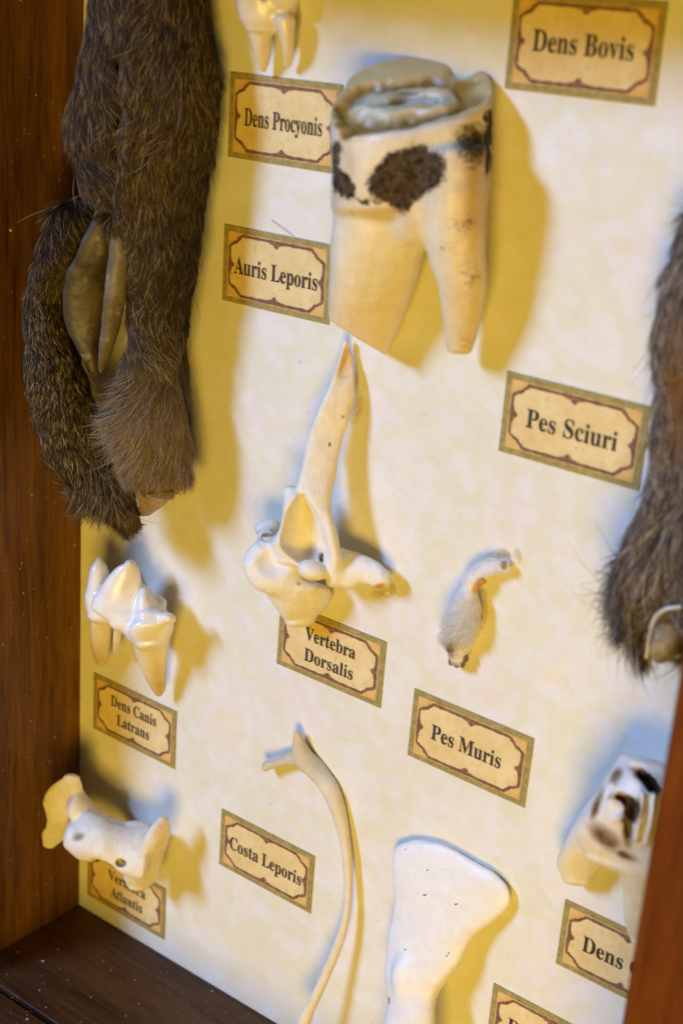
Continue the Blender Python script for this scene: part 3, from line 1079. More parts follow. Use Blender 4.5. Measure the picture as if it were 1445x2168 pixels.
# --- atlas vertebra -------------------------------------------------------------------
def build_atlas():
    wing_l = Tube([(136, 1644, 170, 1648, 1.18, .14), (104, 1670, 178, 1682, 1.18, .20), (95, 1704, 192, 1712, 1.14, .20), (100, 1738, 186, 1750, 1.10, .18), (90, 1766, 146, 1770, 1.08, .17), (90, 1788, 116, 1792, 1.08, .10)], cap=.6)
    arch = Tube([(168, 1672, 150, 1730, 1.18, .26), (212, 1714, 196, 1764, 0.93, .24), (250, 1736, 240, 1784, 0.68, .24), (296, 1748, 290, 1800, 0.53, .24), (335, 1756, 328, 1800, 0.48, .2)])
    body = Tube([(158, 1738, 142, 1796, 1.50, .28), (182, 1722, 170, 1818, 1.44, .36), (214, 1731, 206, 1822, 1.33, .36), (246, 1750, 240, 1836, 1.20, .34), (282, 1756, 272, 1850, 1.06, .34), (312, 1750, 300, 1856, 0.96, .32)], cap=.5)
    wing_r = Tube([(334, 1730, 358, 1736, 0.80, .10), (316, 1752, 361, 1762, 0.83, .22), (300, 1786, 352, 1794, 0.86, .30), (280, 1822, 342, 1828, 0.86, .32), (262, 1852, 336, 1858, 0.83, .28), (270, 1876, 314, 1880, 0.80, .16)], cap=.6)
    lug = Ball(152, 1790, 1.52, 18, 16, .18, 20)
    lug2 = Ball(186, 1812, 1.42, 22, 12, .18, 10)
    base = Ball(290, 1790, .55, 44, 50, .5)
    hole = Tube([(245, 1826, 268, 1829, 1.8, .09), (247, 1825, 266, 1828, .93, .09)], cap=.3)
    dips = [Ball(292, 1786, 1.76, 24, 34, .30, 15), Ball(214, 1718, 1.68, 30, 12, .30, 12), Ball(222, 1832, 1.53, 26, 10, .3, 20), Ball(145, 1808, 1.58, 14, 10, .3, 20)]
    pit = Ball(168, 1770, 1.82, 14, 9, .18, -20)
    prims = [wing_l, arch, body, wing_r, lug, lug2, base]
    hollow = Ball(222, 1728, 1.5, 26, 20, .5, 35)
    porous = Ball(338, 1756, 1.12, 9, 26, .12, 22)

    def field(P):
        f = union(P, [wing_l, arch], .10)
        g = union(P, [body, wing_r, lug, lug2], .09)
        f = smin(f, g, .05)
        f = smin(f, base.ev(P), .12)
        f = smax(f, -hole.ev(P), .03)
        f = smax(f, -pit.ev(P), .04)
        f = smax(f, -porous.ev(P), .05)
        for b in dips: f = smax(f, -b.ev(P), .08)
        return f

    def colour(V, N, X, fc):
        c = mix((0.84, 0.81, 0.72), (0.78, 0.66, 0.42), (fbm(V, 2.0) - .45) * 2.2)
        c = mix(c, (0.58, 0.40, 0.18), blob(X, 336, 1756, 10, 26, 22, .5) * .8)
        c = mix(c, (0.35, 0.27, 0.17), blob(X, 167, 1772, 12, 8, -20, .5))
        c = mix(c, (0.74, 0.58, 0.30), blob(X, 178, 1812, 40, 12, 12, .8) * .7)
        c = mix(c, (0.10, 0.06, 0.02), blob(X, 256, 1828, 11, 8, 0, .3))
        c = mix(c, (0.70, 0.56, 0.32), blob(X, 330, 1810, 22, 60, 15, .7) * .7)
        return c, np.maximum(blob(X, 168, 1772, 12, 8, -20, .9) * .5, blob(X, 338, 1752, 8, 22, 22, .9) * .42)
    specimen('atlas_vertebra', 'bone', prims, field, .024, M_BONE, 'chunky winged bone standing in the bottom left corner, over the Vertebra Atlantis label', 'vertebra', colour, 2, .05)


build_atlas()


# --- rib --------------------------------------------------------------------------------
def build_rib():
    shaft = Tube([(622.5, 1550, 636.5, 1550, .20, 0.063), (619.5, 1568, 644.5, 1566, .20, 0.084), (617.5, 1592, 659.5, 1590, .20, 0.126), (627.5, 1622, 683.5, 1612, .18, 0.137), (652.5, 1645, 698.5, 1634, .17, 0.137), (673.5, 1668, 714.5, 1658, .17, 0.126), (691.5, 1700, 728.5, 1696, .17, 0.126),
                  (705.5, 1738, 736.5, 1736, .17, 0.116), (716.5, 1775, 741.5, 1774, .18, 0.105), (724.5, 1825, 746.5, 1826, .20, 0.095), (727.5, 1880, 745.5, 1882, .24, 0.084), (724.5, 1930, 741.5, 1934, .29, 0.084), (711.5, 1980, 730.5, 1986, .36, 0.084),
                  (691.5, 2030, 711.5, 2038, .46, 0.084), (665.5, 2090, 685.5, 2098, .60, 0.084), (642.5, 2134, 665.5, 2142, .72, 0.095), (630.5, 2154, 659.5, 2162, .78, 0.095), (629.5, 2172, 653.5, 2176, .82, 0.095)], cap=.4)
    head = Tube([(560, 1613, 567, 1631, .26, .09), (582, 1607, 588, 1625, .24, .08), (606, 1596, 610, 1620, .21, .10), (630, 1586, 634, 1624, .2, .11)], cap=.5)
    prims = [shaft, head, Ball(562, 1622, .26, 8, 12, .10, 20)]

    def field(P):
        return union(P, prims, .05)

    def colour(V, N, X, fc):
        c = mix((0.62, 0.54, 0.36), (0.76, 0.71, 0.57), (X[:, 1] - 1620) / 160 + (fbm(V, 3) - .5) * 1.2)
        c = mix(c, (0.80, 0.78, 0.72), blob(X, 700, 1650, 20, 60, 30, .7) * .6)
        return c, blob(X, 618, 1603, 22, 14, 0, .9) * .25
    specimen('rib_bone', 'bone', prims, field, .016, M_BONE, 'thin curved rib with a forked end, arching round the Costa Leporis label', 'rib', colour)


build_rib()


# --- paddle bone ----------------------------------------------------------------------------
def build_paddle():
    st = [(860, 1783, .13, 905, 1782, .12, .05), (846, 1787, .15, 930, 1786, .12, .08), (836, 1796, .17, 962, 1800, .12, .11), (831, 1816, .22, 1000, 1822, .12, .13), (830, 1845, .26, 1044, 1848, .12, .16), (832, 1875, .30, 1072, 1876, .14, .18),
          (835, 1902, .33, 1079, 1902, .16, .19), (833, 1925, .36, 1073, 1925, .18, .20), (829, 1950, .40, 1048, 1948, .24, .21), (823, 1983, .46, 1008, 1980, .33, .23), (819, 2012, .50, 988, 2010, .40, .24),
          (817, 2038, .55, 975, 2038, .46, .26), (817, 2068, .62, 954, 2067, .54, .27), (821, 2098, .70, 930, 2096, .64, .27), (826, 2118, .76, 921, 2116, .72, .27), (822, 2140, .84, 918, 2138, .80, .27), (814, 2168, .92, 917, 2166, .90, .28), (806, 2240, 1.1, 914, 2238, 1.08, .28), (800, 2330, 1.2, 908, 2330, 1.2, .28)]
    t = Tube(st, n=2.0, cap=.8)
    ridge = Tube([(880, 1800, 900, 1800, .22, .05), (866, 1880, 900, 1880, .42, .10), (850, 1980, 890, 1980, .62, .12), (850, 2060, 885, 2060, .76, .12)])
    knob = Ball(868, 2066, .70, 42, 48, .22)

    def field(P):
        return smin(t.ev(P), knob.ev(P) + .02, .16)

    def colour(V, N, X, fc):
        c = mix((0.86, 0.85, 0.81), (0.83, 0.78, 0.64), blob(X, 960, 2060, 60, 160, 30, .8) * .6)
        st = np.zeros(len(V))
        for x, y, a, b, g in ((899, 1895, 5, 2, -8), (965, 1914, 4, 2, -20), (904, 1842, 3, 1.5, 20), (858, 1799, 2, 1.5, 0), (945, 2024, 3, 2, 0), (936, 1841, 2, 1, 0), (857, 2011, 2.5, 2, 0), (932, 2105, 3, 5, 30), (925, 2115, 3, 2, 0), (822, 2118, 2.5, 8, 0), (949, 2018, 2, 3, 0)):
            st = np.maximum(st, blob(X, x, y, a, b, g, .6) * .85)
        return c, st * np.clip(fc * 5, 0, 1)
    specimen('paddle_bone', 'bone', [t, ridge, knob], field, .02, M_WHITE_BONE, 'smooth white paddle-shaped bone widening towards its top, right of the rib', 'bone', colour, 1, .012)


build_paddle()


# --- molar half behind the right panel ----------------------------------------------------------
def build_right_molar():
    crown = Tube([(1312, 1612, 1420, 1640, .75, .40), (1296, 1640, 1440, 1690, .85, .55), (1262, 1690, 1440, 1740, .95, .62), (1228, 1736, 1440, 1790, .95, .60), (1220, 1770, 1440, 1836, .88, .50), (1240, 1806, 1440, 1866, .80, .40)], n=2.6, cap=.4)
    root1 = Tube([(1216, 1752, 1286, 1800, .70, .34), (1196, 1790, 1272, 1822, .58, .30), (1180, 1826, 1262, 1846, .46, .26), (1192, 1862, 1250, 1868, .38, .2)], n=2.6, cap=.4)
    root2 = Tube([(1290, 1800, 1430, 1820, .90, .36), (1312, 1850, 1425, 1856, .84, .36), (1322, 1896, 1416, 1900, .72, .32), (1324, 1950, 1402, 1952, .60, .26), (1336, 1990, 1386, 1992, .5, .16)], n=2.4)
    d = [Tube([(1296, 1690, 1312, 1684, 1.42, .22), (1312, 1694, 1334, 1690, 1.42, .34), (1324, 1712, 1346, 1712, 1.42, .34), (1312, 1728, 1336, 1734, 1.40, .24)]),
         Tube([(1348, 1640, 1362, 1632, 1.22, .26), (1360, 1654, 1386, 1648, 1.24, .40), (1372, 1670, 1398, 1674, 1.26, .34)]),
         Ball(1330, 1752, 1.40, 9, 34, .24, -8), Ball(1302, 1648, 1.32, 7, 12, .16, 25), Ball(1260, 1712, 1.45, 5, 24, .12, 20), Ball(1345, 1630, 1.2, 16, 7, .14, 15)]
    ridges = [Tube([(1312, 1618, 1322, 1624, 1.05, .08), (1288, 1650, 1298, 1658, 1.25, .1), (1262, 1694, 1272, 1700, 1.38, .1), (1236, 1736, 1246, 1742, 1.42, .1)]), Tube([(1352, 1678, 1364, 1678, 1.46, .10), (1345, 1726, 1359, 1728, 1.50, .14), (1338, 1778, 1350, 1780, 1.36, .10)]),
              Tube([(1374, 1678, 1388, 1680, 1.40, .10), (1366, 1738, 1380, 1742, 1.42, .14), (1358, 1786, 1370, 1788, 1.26, .10)]),
              Tube([(1300, 1664, 1310, 1668, 1.32, .08), (1278, 1700, 1290, 1704, 1.42, .12), (1284, 1736, 1298, 1736, 1.44, .12), (1306, 1744, 1318, 1738, 1.44, .10)]),
              Ball(1312, 1728, 1.45, 15, 9, .14, -15)]

    def field(P):
        f = crown.ev(P)
        f = smin(f, smin(root1.ev(P), root2.ev(P), .05), .12)
        for b in d: f = smax(f, -b.ev(P), .04)
        for r in ridges: f = smin(f, r.ev(P), .05)
        return f

    def colour(V, N, X, fc):
        c = mix((0.78, 0.74, 0.68), (0.80, 0.72, 0.48), (X[:, 1] - 1776 - .35 * (X[:, 0] - 1240)) / 40)
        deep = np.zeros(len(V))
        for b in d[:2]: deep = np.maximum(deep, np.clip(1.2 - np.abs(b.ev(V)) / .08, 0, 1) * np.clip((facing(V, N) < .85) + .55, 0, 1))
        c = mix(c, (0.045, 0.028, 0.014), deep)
        c = mix(c, (0.50, 0.32, 0.12), np.maximum(blob(X, 1310, 1690, 16, 14, 0, .6), blob(X, 1345, 1630, 16, 8, 20, .6)) * .7)
        br = np.maximum(blob(X, 1280, 1772, 34, 15, 42, .7), blob(X, 1325, 1812, 22, 8, 25, .7))
        br = np.maximum(br, np.maximum(blob(X, 1303, 1643, 9, 16, 30, .7), blob(X, 1262, 1704, 7, 30, 18, .7)))
        br = np.maximum(br, blob(X, 1326, 1762, 9, 28, -5, .7))
        c = mix(c, (0.15, 0.075, 0.028), np.clip(br * (.4 + 1.5 * fbm(V, 5.0)), 0, 1))
        st = np.zeros(len(V))
        return c, st * np.clip(fc * 5, 0, 1)
    specimen('ridged_molar', 'tooth_body', [crown, root1, root2], field, .024, M_MOLAR, 'white ridged molar with brown-stained hollows, half hidden behind the right panel', 'tooth', colour, 1, .03)


build_right_molar()


# ------------------------------------------------------------------ fur
def hair(name, me, parent, n, guides, length, colour, mat, radius=.006, lift=.35, curl=.12, npt=6, minface=-.25, density=None, clump=0.45, clump_n=22):
    """Strands rooted on the mesh me. guides = (px,py,dx,dy) combing directions; length, colour = functions of the roots."""
    V, N = mesh_arrays(me)
    nf = len(me.polygons)
    F = np.empty(nf * 4, np.int32); me.polygons.foreach_get('vertices', F); F = F.reshape(-1, 4)
    A = V[F]
    ar = np.linalg.norm(np.cross(A[:, 2] - A[:, 0], A[:, 3] - A[:, 1]), axis=1)
    ce = A.mean(1)
    fn = N[F].mean(1)
    w = ar * (facing(ce, fn) > minface)
    if density is not None: w = w * density(pix(ce))
    pick = rng.choice(nf, n, p=w / w.sum())
    u, v = rng.random((n, 1)), rng.random((n, 1))
    q = A[pick]
    r = (q[:, 0] * (1 - u) + q[:, 1] * u) * (1 - v) + (q[:, 3] * (1 - u) + q[:, 2] * u) * v
    nn = fn[pick]; nn /= np.linalg.norm(nn, axis=1)[:, None] + 1e-9
    X = pix(r)
    G = np.array(guides, float)
    d2 = ((X[:, None, :] - G[None, :, :2]) ** 2).sum(2) + 200.0
    wt = 1 / d2 ** 1.5
    gd = (wt[:, :, None] * G[None, :, 2:4]).sum(1) / wt.sum(1)[:, None]
    gd /= np.linalg.norm(gd, axis=1)[:, None] + 1e-9
    ang = (vnoise(r, 1.3, 11) - .5) * .9 + rng.normal(0, .14, n)
    ca, sa = np.cos(ang), np.sin(ang)
    gd = np.stack([gd[:, 0] * ca - gd[:, 1] * sa, gd[:, 0] * sa + gd[:, 1] * ca], 1)
    D = gd[:, :1] * RTV - gd[:, 1:] * UPV
    D = D - nn * (D * nn).sum(1)[:, None]
    D /= np.linalg.norm(D, axis=1)[:, None] + 1e-9
    L = length(X, r) * rng.uniform(.6, 1.15, n)
    lf = lift * rng.uniform(.5, 1.5, n)
    side = np.cross(D, nn)
    cu = rng.normal(0, curl, n) + (vnoise(r, 3.1, 3) - .5) * curl * 2
    t = np.linspace(0, 1, npt)[None, :, None]
    P = (r[:, None] + D[:, None] * t * L[:, None, None] + nn[:, None] * (t - .55 * t * t) * (L * lf)[:, None, None]
         + side[:, None] * (t * t) * (L * cu)[:, None, None])
    if clump:
        from mathutils.kdtree import KDTree
        ns = max(8, n // clump_n)
        kd = KDTree(ns)
        for i in range(ns): kd.insert(r[i], i)
        kd.balance()
        near = np.array([kd.find(q_)[1] for q_ in r])
        wgt = clump * rng.uniform(.4, 1.0, n)
        P = P + (P[near] - P) * (t ** 1.4) * wgt[:, None, None]
    P[..., 2] = np.maximum(P[..., 2], .02)
    P = P - np.array(parent.location)[None, None]
    cv = bpy.data.hair_curves.new(name)
    cv.add_curves([npt] * n)
    cv.points.foreach_set('position', P.astype(np.float32).ravel())
    rad = radius * rng.uniform(.7, 1.2, (n, 1)) * np.array([[.8, 1, 1, .85, .6, .2][min(i * 6 // npt, 5)] for i in range(npt)]).T.reshape(1, -1)
    ra = cv.attributes.get('radius') or cv.attributes.new('radius', 'FLOAT', 'POINT')
    ra.data.foreach_set('value', rad.astype(np.float32).ravel())
    C = colour(X, r, np.linspace(0, 1, npt))
    C = np.concatenate([np.clip(C, 0, 1), np.ones((n, npt, 1))], 2).astype(np.float32)
    ca_ = cv.attributes.new('Col', 'FLOAT_COLOR', 'POINT')
    ca_.data.foreach_set('color', C.ravel())
    cv.materials.append(mat)
    o = bpy.data.objects.new(name, cv)
    COL.objects.link(o)
    o.parent = parent
    return o


# --- hare ear ---------------------------------------------------------------------------------
def build_ear():
    upper = Tube([(200, -90, 425, -90, 1.1, .62), (194, 30, 438, 30, 1.15, .66), (174, 150, 455, 155, 1.25, .70), (158, 250, 455, 255, 1.3, .72), (170, 340, 443, 345, 1.3, .68), (200, 410, 428, 425, 1.25, .62), (236, 480, 420, 490, 1.2, .56), (266, 545, 414, 555, 1.15, .52),
                  (278, 620, 402, 625, 1.1, .48), (278, 700, 384, 705, 1.1, .46), (268, 780, 372, 785, 1.1, .48), (254, 860, 382, 865, 1.15, .50), (254, 930, 384, 935, 1.15, .48), (262, 985, 388, 990, 1.12, .44), (290, 1022, 360, 1026, 1.1, .28)], n=2.2, cap=.4)
    left = Tube([(112, 452, 190, 446, 1.5, .26), (88, 520, 152, 525, 1.75, .34), (66, 620, 126, 630, 1.9, .36), (60, 700, 142, 705, 1.95, .44), (62, 790, 174, 795, 1.95, .52), (76, 870, 200, 880, 1.9, .56), (104, 945, 230, 960, 1.75, .54), (150, 1012, 268, 1030, 1.6, .48), (206, 1062, 284, 1078, 1.5, .38), (246, 1104, 284, 1100, 1.42, .22)], n=2.2)
    seam = Tube([(244, 90, 256, 90, 1.95, .1), (240, 170, 260, 170, 2.0, .22), (238, 260, 262, 260, 2.05, .30), (230, 360, 256, 360, 2.0, .34), (222, 440, 252, 440, 1.9, .34)])
    flap = Tube([(322, 440, 336, 446, 1.80, .14), (366, 340, 382, 346, 1.92, .20), (398, 276, 412, 282, 1.92, .18), (420, 236, 428, 240, 1.9, .1)])
    under = Tube([(215, -90, 410, -90, .5, .55), (205, 150, 440, 155, .5, .55), (205, 340, 430, 345, .5, .55), (270, 520, 415, 525, .5, .5), (290, 700, 390, 705, .5, .5), (280, 860, 385, 865, .5, .5), (290, 985, 370, 990, .5, .45)], n=2.4)
    prims = [upper, left, under]

    def field(P):
        f = smin(upper.ev(P), under.ev(P), .2)
        f = smax(f, -seam.ev(P), .14)
        f = smax(f, -flap.ev(P), .08)
        return smin(f, left.ev(P), .04)
    me = solid('hide', prims, field, .045, 2, .03, rough=.10)
    V, N = mesh_arrays(me)
    root = empty('furry_ear', (V[:, 0].mean(), V[:, 1].mean(), 0), 'long brown furry ear folded open to bare skin, against the left panel', 'animal ear')
    hide = link_mesh('hide', me, M_SKIN, root)
    g = [(200, 0, .25, 1), (330, 0, -.1, 1), (430, 0, .25, 1), (180, 140, -.1, 1), (225, 200, .5, 1), (300, 160, -.35, 1), (400, 150, -.35, 1), (455, 200, .2, 1), (150, 280, .2, 1), (205, 330, .55, 1), (290, 290, -.45, 1),
         (370, 280, -.5, 1), (440, 330, -.1, 1), (200, 420, .4, 1), (270, 420, -.35, 1), (350, 430, -.15, 1), (420, 450, .1, 1), (300, 560, -.05, 1), (390, 580, .25, 1), (300, 700, -.05, 1), (380, 700, .45, 1),
         (280, 800, -.5, .9), (370, 800, .5, .9), (260, 880, -.8, .7), (340, 880, .25, 1), (405, 890, .8, .7), (290, 960, -.5, 1), (340, 980, 0, 1), (390, 970, .6, 1), (330, 1030, .1, 1),
         (110, 480, -.05, 1), (80, 600, 0, 1), (120, 620, .1, 1), (90, 720, .05, 1), (150, 740, .15, 1), (60, 800, -.05, 1), (150, 840, .2, 1), (80, 900, .05, 1), (180, 920, .35, 1), (105, 970, -.3, 1), (160, 990, .1, 1),
         (220, 990, .5, .9), (140, 1030, -.8, .6), (210, 1060, -.4, .8), (260, 1050, .5, .9), (262, 1100, .1, 1)]

    def length(X, r):
        L = np.full(len(X), .46)
        L += .46 * blob(X, 340, 870, 110, 110, 0, .6)
        L -= .16 * blob(X, 330, 1010, 60, 40, 0, .5)
        L += .50 * blob(X, 150, 1040, 70, 55, 30, .7)
        L += .16 * blob(X, 170, 300, 40, 110, 0, .7)
        L -= .12 * blob(X, 110, 760, 80, 160, 0, .7)
        L -= .14 * blob(X, 405, 500, 48, 210, 6, .5)
        return L

    def colour(X, r, t):
        n = len(X)
        rv = rng.random((n, 1, 1))
        agouti = np.clip(np.maximum(blob(X, 140, 830, 110, 260, -12, .4), blob(X, 220, 1030, 90, 90, 0, .5)), 0, 1)
        fluff = blob(X, 330, 900, 110, 150, 0, .6)
        T = t[None, :, None]
        dark = np.array((0.022, 0.012, 0.005))
        base = np.tile(dark, (n, len(t), 1)) * (.7 + .9 * rv)
        warm = np.array((0.10, 0.062, 0.024)); pale = np.array((0.44, 0.34, 0.20)); smoke = np.array((0.40, 0.30, 0.20))
        c = base + (warm - base) * np.clip(T * 1.2 - .3, 0, 1) * .75
        c = c + (pale - c) * (rv > .86) * np.clip(T * 2 - .4, 0, 1) * .8
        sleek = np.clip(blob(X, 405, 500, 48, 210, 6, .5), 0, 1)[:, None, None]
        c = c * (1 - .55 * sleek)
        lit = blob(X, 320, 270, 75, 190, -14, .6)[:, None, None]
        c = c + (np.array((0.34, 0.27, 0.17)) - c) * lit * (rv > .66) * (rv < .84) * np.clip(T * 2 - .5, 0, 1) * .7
        # banded guard hairs on the outer lobe
        band = np.exp(-((T - .62 - .2 * (rng.random((n, 1, 1)) - .5)) / .16) ** 2)
        ag = np.array((0.005, 0.003, 0.002)) + np.array((0.62, 0.46, 0.22)) * band * (rv ** 2.2) * 1.1
        c = c + (ag - c) * agouti[:, None, None]
        fl = np.array((0.022, 0.014, 0.009)) + smoke * np.clip(T * 1.3, 0, 1) * (.3 + .9 * rv)
        c = c + (fl - c) * fluff[:, None, None] * .9
        return c
    dens = lambda X: 1.0 - .97 * np.maximum(blob(X, 184, 625, 34, 150, 8, .18), blob(X, 236, 640, 27, 130, 6, .18)) * (X[:, 0] > 140) * (X[:, 0] < 268)
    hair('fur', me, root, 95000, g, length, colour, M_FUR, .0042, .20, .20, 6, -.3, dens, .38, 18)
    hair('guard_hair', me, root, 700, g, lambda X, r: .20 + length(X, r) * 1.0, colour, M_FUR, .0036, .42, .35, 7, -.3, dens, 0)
    # bare inner skin
    f1 = Tube([(224, 405, 246, 410, 1.70, .08), (196, 465, 242, 470, 1.70, .16), (164, 530, 236, 535, 1.70, .20), (138, 610, 224, 615, 1.66, .20), (140, 690, 216, 695, 1.62, .20), (166, 740, 211, 744, 1.58, .18), (188, 786, 212, 788, 1.5, .12)], n=2.4)
    f2 = Tube([(242, 430, 266, 440, 1.74, .10), (235, 505, 280, 512, 1.80, .16), (226, 590, 270, 596, 1.82, .18), (217, 655, 262, 660, 1.80, .16), (212, 715, 246, 718, 1.76, .14), (206, 765, 228, 768, 1.70, .12), (208, 792, 218, 794, 1.62, .06)])
    add_part(root, 'inner_skin', [f1], lambda P: f1.ev(P), .03, M_INNER, rough=.06)
    add_part(root, 'inner_skin', [f2], lambda P: f2.ev(P), .03, m_plain('pale_ear_skin', (0.10, 0.070, 0.032), (0.20, 0.155, 0.09), 1.4, 0.5, 0.4, 0.1, (2.6, (0.36, 0.34, 0.28), 0.9)), rough=.06)
    st = [Tube([(288, 1022, 368, 1024, 1.12, .16), (288, 1046, 366, 1042, 1.12, .18), (292, 1070, 350, 1066, 1.10, .14), (290, 1094, 316, 1092, 1.06, .06)], n=3, cap=.2),
          Tube([(300, 1048, 372, 1040, 1.22, .04), (330, 1062, 370, 1056, 1.22, .04)], n=3)]
    add_part(root, 'cut_cartilage', st, lambda P: union(P, st, .04), .025, M_CARTILAGE, rough=.05)


build_ear()


# --- shaggy foot at the right ----------------------------------------------------------------------
def build_squirrel():
    leg = Tube([(1458, 470, 1540, 470, .56, .26), (1430, 560, 1540, 560, .62, .36), (1408, 640, 1545, 640, .70, .44), (1398, 740, 1545, 740, .72, .48), (1400, 830, 1540, 830, .74, .48), (1394, 920, 1540, 920, .78, .50), (1384, 1010, 1540, 1010, .82, .52),
                (1366, 1090, 1540, 1090, .86, .54), (1352, 1160, 1530, 1170, .90, .54), (1346, 1230, 1520, 1240, .92, .52), (1352, 1300, 1500, 1310, .92, .46), (1372, 1350, 1480, 1360, .92, .36)], n=2.2)
    me = solid('hide', [leg], lambda P: leg.ev(P), .045, 1, .03, rough=.1)
    V, N = mesh_arrays(me)
    root = empty('shaggy_foot', (V[:, 0].mean(), V[:, 1].mean(), 0), 'shaggy grey-brown animal foot with a raw cut end, cropped by the right edge', 'animal foot')
    link_mesh('hide', me, M_SKIN, root)
    g = [(1440, 480, -.1, 1), (1410, 600, -.15, 1), (1440, 700, .05, 1), (1395, 760, -.08, 1), (1430, 850, 0, 1), (1400, 950, -.2, 1), (1440, 1000, 0, 1), (1380, 1050, -.45, 1), (1360, 1120, -.75, .8), (1345, 1180, -.9, .6), (1345, 1250, -1, .25), (1360, 1310, -1, .35), (1420, 1150, -.25, 1), (1420, 1250, -.35, 1), (1440, 1330, 0, 1), (1390, 1350, -.3, 1)]

    def length(X, r):
        return .36 + .62 * np.clip((X[:, 1] - 1040) / 120, 0, 1) * np.clip((1430 - X[:, 0]) / 50, .15, 1) * np.clip((1370 - X[:, 1]) / 60, .3, 1)

    def colour(X, r, t):
        n = len(X)
        rv = rng.random((n, 1, 1)); T = t[None, :, None]
        orange = blob(X, 1442, 800, 28, 130, 0, .5)[:, None, None]
        c = np.array((0.036, 0.026, 0.020)) + (np.array((0.27, 0.215, 0.16))) * np.clip(T * 1.3 - .2, 0, 1) * (.2 + rv)
        c = c + (np.array((0.60, 0.52, 0.44)) - c) * (rv > .84) * .8
        c = c + (np.array((0.26, 0.12, 0.02)) - c) * orange * .8
        return c
    hair('fur', me, root, 16000, g, length, colour, M_FUR, .0062, .45, .22, 6, -.5, lambda X: 1 - .97 * blob(X, 1412, 1362, 42, 66, 15, .12), .6, 30)
    hair('guard_hair', me, root, 420, g, lambda X, r: .2 + length(X, r) * 1.2, colour, M_FUR, .0036, .55, .4, 7, -.5, lambda X: 1 - .97 * blob(X, 1412, 1362, 42, 66, 15, .12), 0)
    cut = Ball(1410, 1350, 1.34, 40, 58, .20, 15)
    add_part(root, 'cut_end', [cut], lambda P: cut.ev(P), .03, m_plain('raw_flesh', (0.20, 0.15, 0.06), (0.42, 0.32, 0.16), 5.0, .4, .5), rough=.10)
    rim = Tube([(1362, 1392, 1372, 1396, 1.40, .035), (1369, 1338, 1380, 1342, 1.46, .035), (1382, 1302, 1392, 1310, 1.50, .035), (1406, 1284, 1412, 1294, 1.50, .035), (1440, 1280, 1442, 1290, 1.48, .035)])
    add_part(root, 'skin_rim', [rim], lambda P: rim.ev(P), .02, m_plain('pale_skin', (0.62, 0.55, 0.42), (0.78, 0.74, 0.66), 5.0, .35, .2, .2))


build_squirrel()


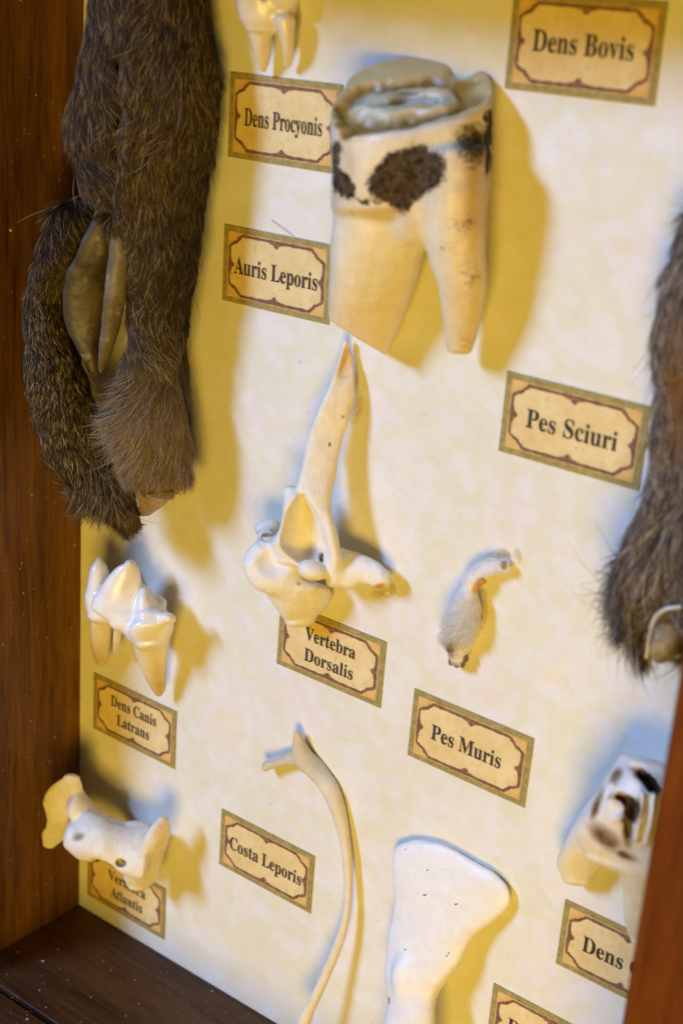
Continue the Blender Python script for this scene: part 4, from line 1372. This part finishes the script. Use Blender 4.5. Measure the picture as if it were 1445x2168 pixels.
# --- tiny white foot -----------------------------------------------------------------------------------
def build_mouse():
    leg = Tube([(1070, 1188, 1076, 1208, .14, .08), (1045, 1186, 1052, 1212, .17, .10), (1016, 1194, 1028, 1222, .20, .12), (992, 1214, 1012, 1234, .22, .14), (980, 1238, 1008, 1248, .24, .15), (968, 1262, 1010, 1268, .27, .18), (954, 1292, 1010, 1298, .29, .20),
                (944, 1324, 1006, 1330, .29, .20), (940, 1350, 996, 1358, .27, .18), (946, 1376, 988, 1384, .24, .15), (953, 1396, 984, 1402, .22, .12)])
    me = solid('hide', [leg], lambda P: leg.ev(P), .022, 1, .01, rough=.03)
    V, N = mesh_arrays(me)
    root = empty('tiny_foot', (V[:, 0].mean(), V[:, 1].mean(), 0), 'tiny bent foot with white fur and dark toes, above the Pes Muris label', 'animal foot')
    link_mesh('hide', me, m_plain('pale_hide', (0.74, 0.66, 0.52), (0.82, 0.77, 0.68), 6.0, .6, .3, .1), root)
    g = [(1070, 1195, -1, .25), (1030, 1205, -1, .35), (1000, 1225, -.7, .8), (990, 1250, -.35, 1), (985, 1290, -.3, 1), (950, 1290, -.35, 1), (1005, 1300, -.3, 1), (960, 1330, -.25, 1), (1000, 1340, -.45, 1), (945, 1360, -.3, 1), (970, 1370, -.1, 1), (990, 1380, -.2, 1)]

    def length(X, r):
        return .12 + .14 * np.clip((X[:, 1] - 1230) / 60, 0, 1) - .17 * np.clip((X[:, 1] - 1335) / 35, 0, 1)

    def colour(X, r, t):
        n = len(X); rv = rng.random((n, 1, 1))
        dk = np.maximum(blob(X, 950, 1368, 24, 34, -15, .7), blob(X, 962, 1325, 9, 45, 10, .8) * .55)[:, None, None]
        c = np.array((0.95, 0.93, 0.88)) * (.86 + .14 * rv) + 0 * t[None, :, None]
        c = c + (np.array((0.05, 0.042, 0.04)) - c) * dk * (rv > .25)
        return c
    hair('fur', me, root, 5200, g, length, colour, M_WHITE_FUR, .0052, .38, .25, 5, -.4, lambda X: 1 - .75 * blob(X, 1010, 1232, 26, 14, -30, .5))
    bare = Tube([(1012, 1226, 1030, 1232, .27, .06), (1002, 1240, 1014, 1246, .29, .06), (996, 1254, 1006, 1258, .30, .04)])
    add_part(root, 'bare_skin', [bare], lambda P: bare.ev(P), .014, m_plain('orange_skin', (0.42, 0.16, 0.02), (0.60, 0.33, 0.08), 9.0, .4, .3))
    toes = [Ball(955, 1398, .22, 7, 12, .08, 10), Ball(966, 1402, .23, 7, 13, .08), Ball(977, 1402, .22, 7, 12, .08, -8), Ball(985, 1392, .2, 6, 10, .08, -20)]
    add_part(root, 'toes', toes, lambda P: union(P, toes, .02), .014, m_plain('brown_toe_pads', (0.10, 0.035, 0.012), (0.26, 0.11, 0.04), 9.0, .45, .4))
    add_part(root, 'cut_end', [Ball(1066, 1197, .18, 9, 10, .09)], lambda P: Ball(1066, 1197, .18, 9, 10, .09).ev(P), .014, M_CARTILAGE)
    gl = [Ball(1060, 1176, .06, 40, 14, .09, -10), Ball(1094, 1178, .04, 10, 18, .06), Ball(1022, 1300, .08, 9, 34, .10, 4), Ball(1022, 1262, .06, 8, 16, .08)]
    add_part(root, 'glue', gl[:2], lambda P: union(P, gl[:2], .03), .016, M_GLUE)
    add_part(root, 'glue', gl[2:], lambda P: union(P, gl[2:], .03), .016, M_GLUE)


build_mouse()

# ------------------------------------------------------------------ lint and dust
def fibre(name, pts, r, mat):
    V, F = [], []
    pts = [np.array(p) for p in pts]
    for i, p in enumerate(pts):
        d = unit(pts[min(i + 1, len(pts) - 1)] - pts[max(i - 1, 0)])
        a = unit(np.cross(d, (0.3, 0.2, 1.0))); b = np.cross(d, a)
        for k in range(5):
            an = 2 * math.pi * k / 5
            V.append(p + (a * math.cos(an) + b * math.sin(an)) * r)
    for i in range(len(pts) - 1):
        for k in range(5):
            F.append((i * 5 + k, i * 5 + (k + 1) % 5, (i + 1) * 5 + (k + 1) % 5, (i + 1) * 5 + k))
    me = mesh_np(name, V, F)
    return link_mesh(name, me, mat)


props(fibre('lint_fibre', [Q(574, 466, .02), Q(590, 479, .05), Q(606, 490, .05), Q(622, 502, .02)], .011, M_DUST), 'short white lint fibre on the paper above the Auris Leporis label', 'lint')

DV, DF = [], []


def speck(c, n, r):
    n = unit(np.array(n, float)); a = unit(np.cross(n, (0.31, 0.52, 0.79))); b = np.cross(n, a)
    k0 = len(DV)
    s = rng.uniform(.4, 1.0)
    an = rng.random() * 6.28
    a, b = a * math.cos(an) + b * math.sin(an), b * math.cos(an) - a * math.sin(an)
    for u, v, w in ((-1, 0, 0), (0, -s, 0), (1, 0, 0), (0, s, 0), (0, 0, .5)):
        DV.append(np.array(c) + a * u * r + b * v * r + n * (w * r + .003))
    for i in range(4): DF.append((k0 + i, k0 + (i + 1) % 4, k0 + 4))


for i in range(260):
    speck((0, rng.uniform(0.2, 21), rng.uniform(.1, 3)), (1, 0, 0), .010 * rng.lognormal(0, .45))
for i in range(240):
    speck((rng.uniform(.1, 9), 0, rng.uniform(.1, 3.9)), (0, 1, 0), .011 * rng.lognormal(0, .5))
o = link_mesh('dust', mesh_np('dust', DV, DF), M_DUST, None, False)
props(o, 'pale dust specks scattered on the dark wooden panels', 'dust', None, 'stuff')

DV, DF = [], []
for i in range(24):
    speck((rng.uniform(.2, 15), rng.uniform(.2, 21), 0), (0, 0, 1), .010 * rng.lognormal(0, .5))
o = link_mesh('dark_specks', mesh_np('dark_specks', DV, DF), m_plain('dark_crumbs', (0.05, 0.035, 0.02), (0.16, 0.11, 0.06), 6.0, .9, 0), None, False)
props(o, 'tiny dark crumbs scattered over the parchment backing', 'crumbs', None, 'stuff')
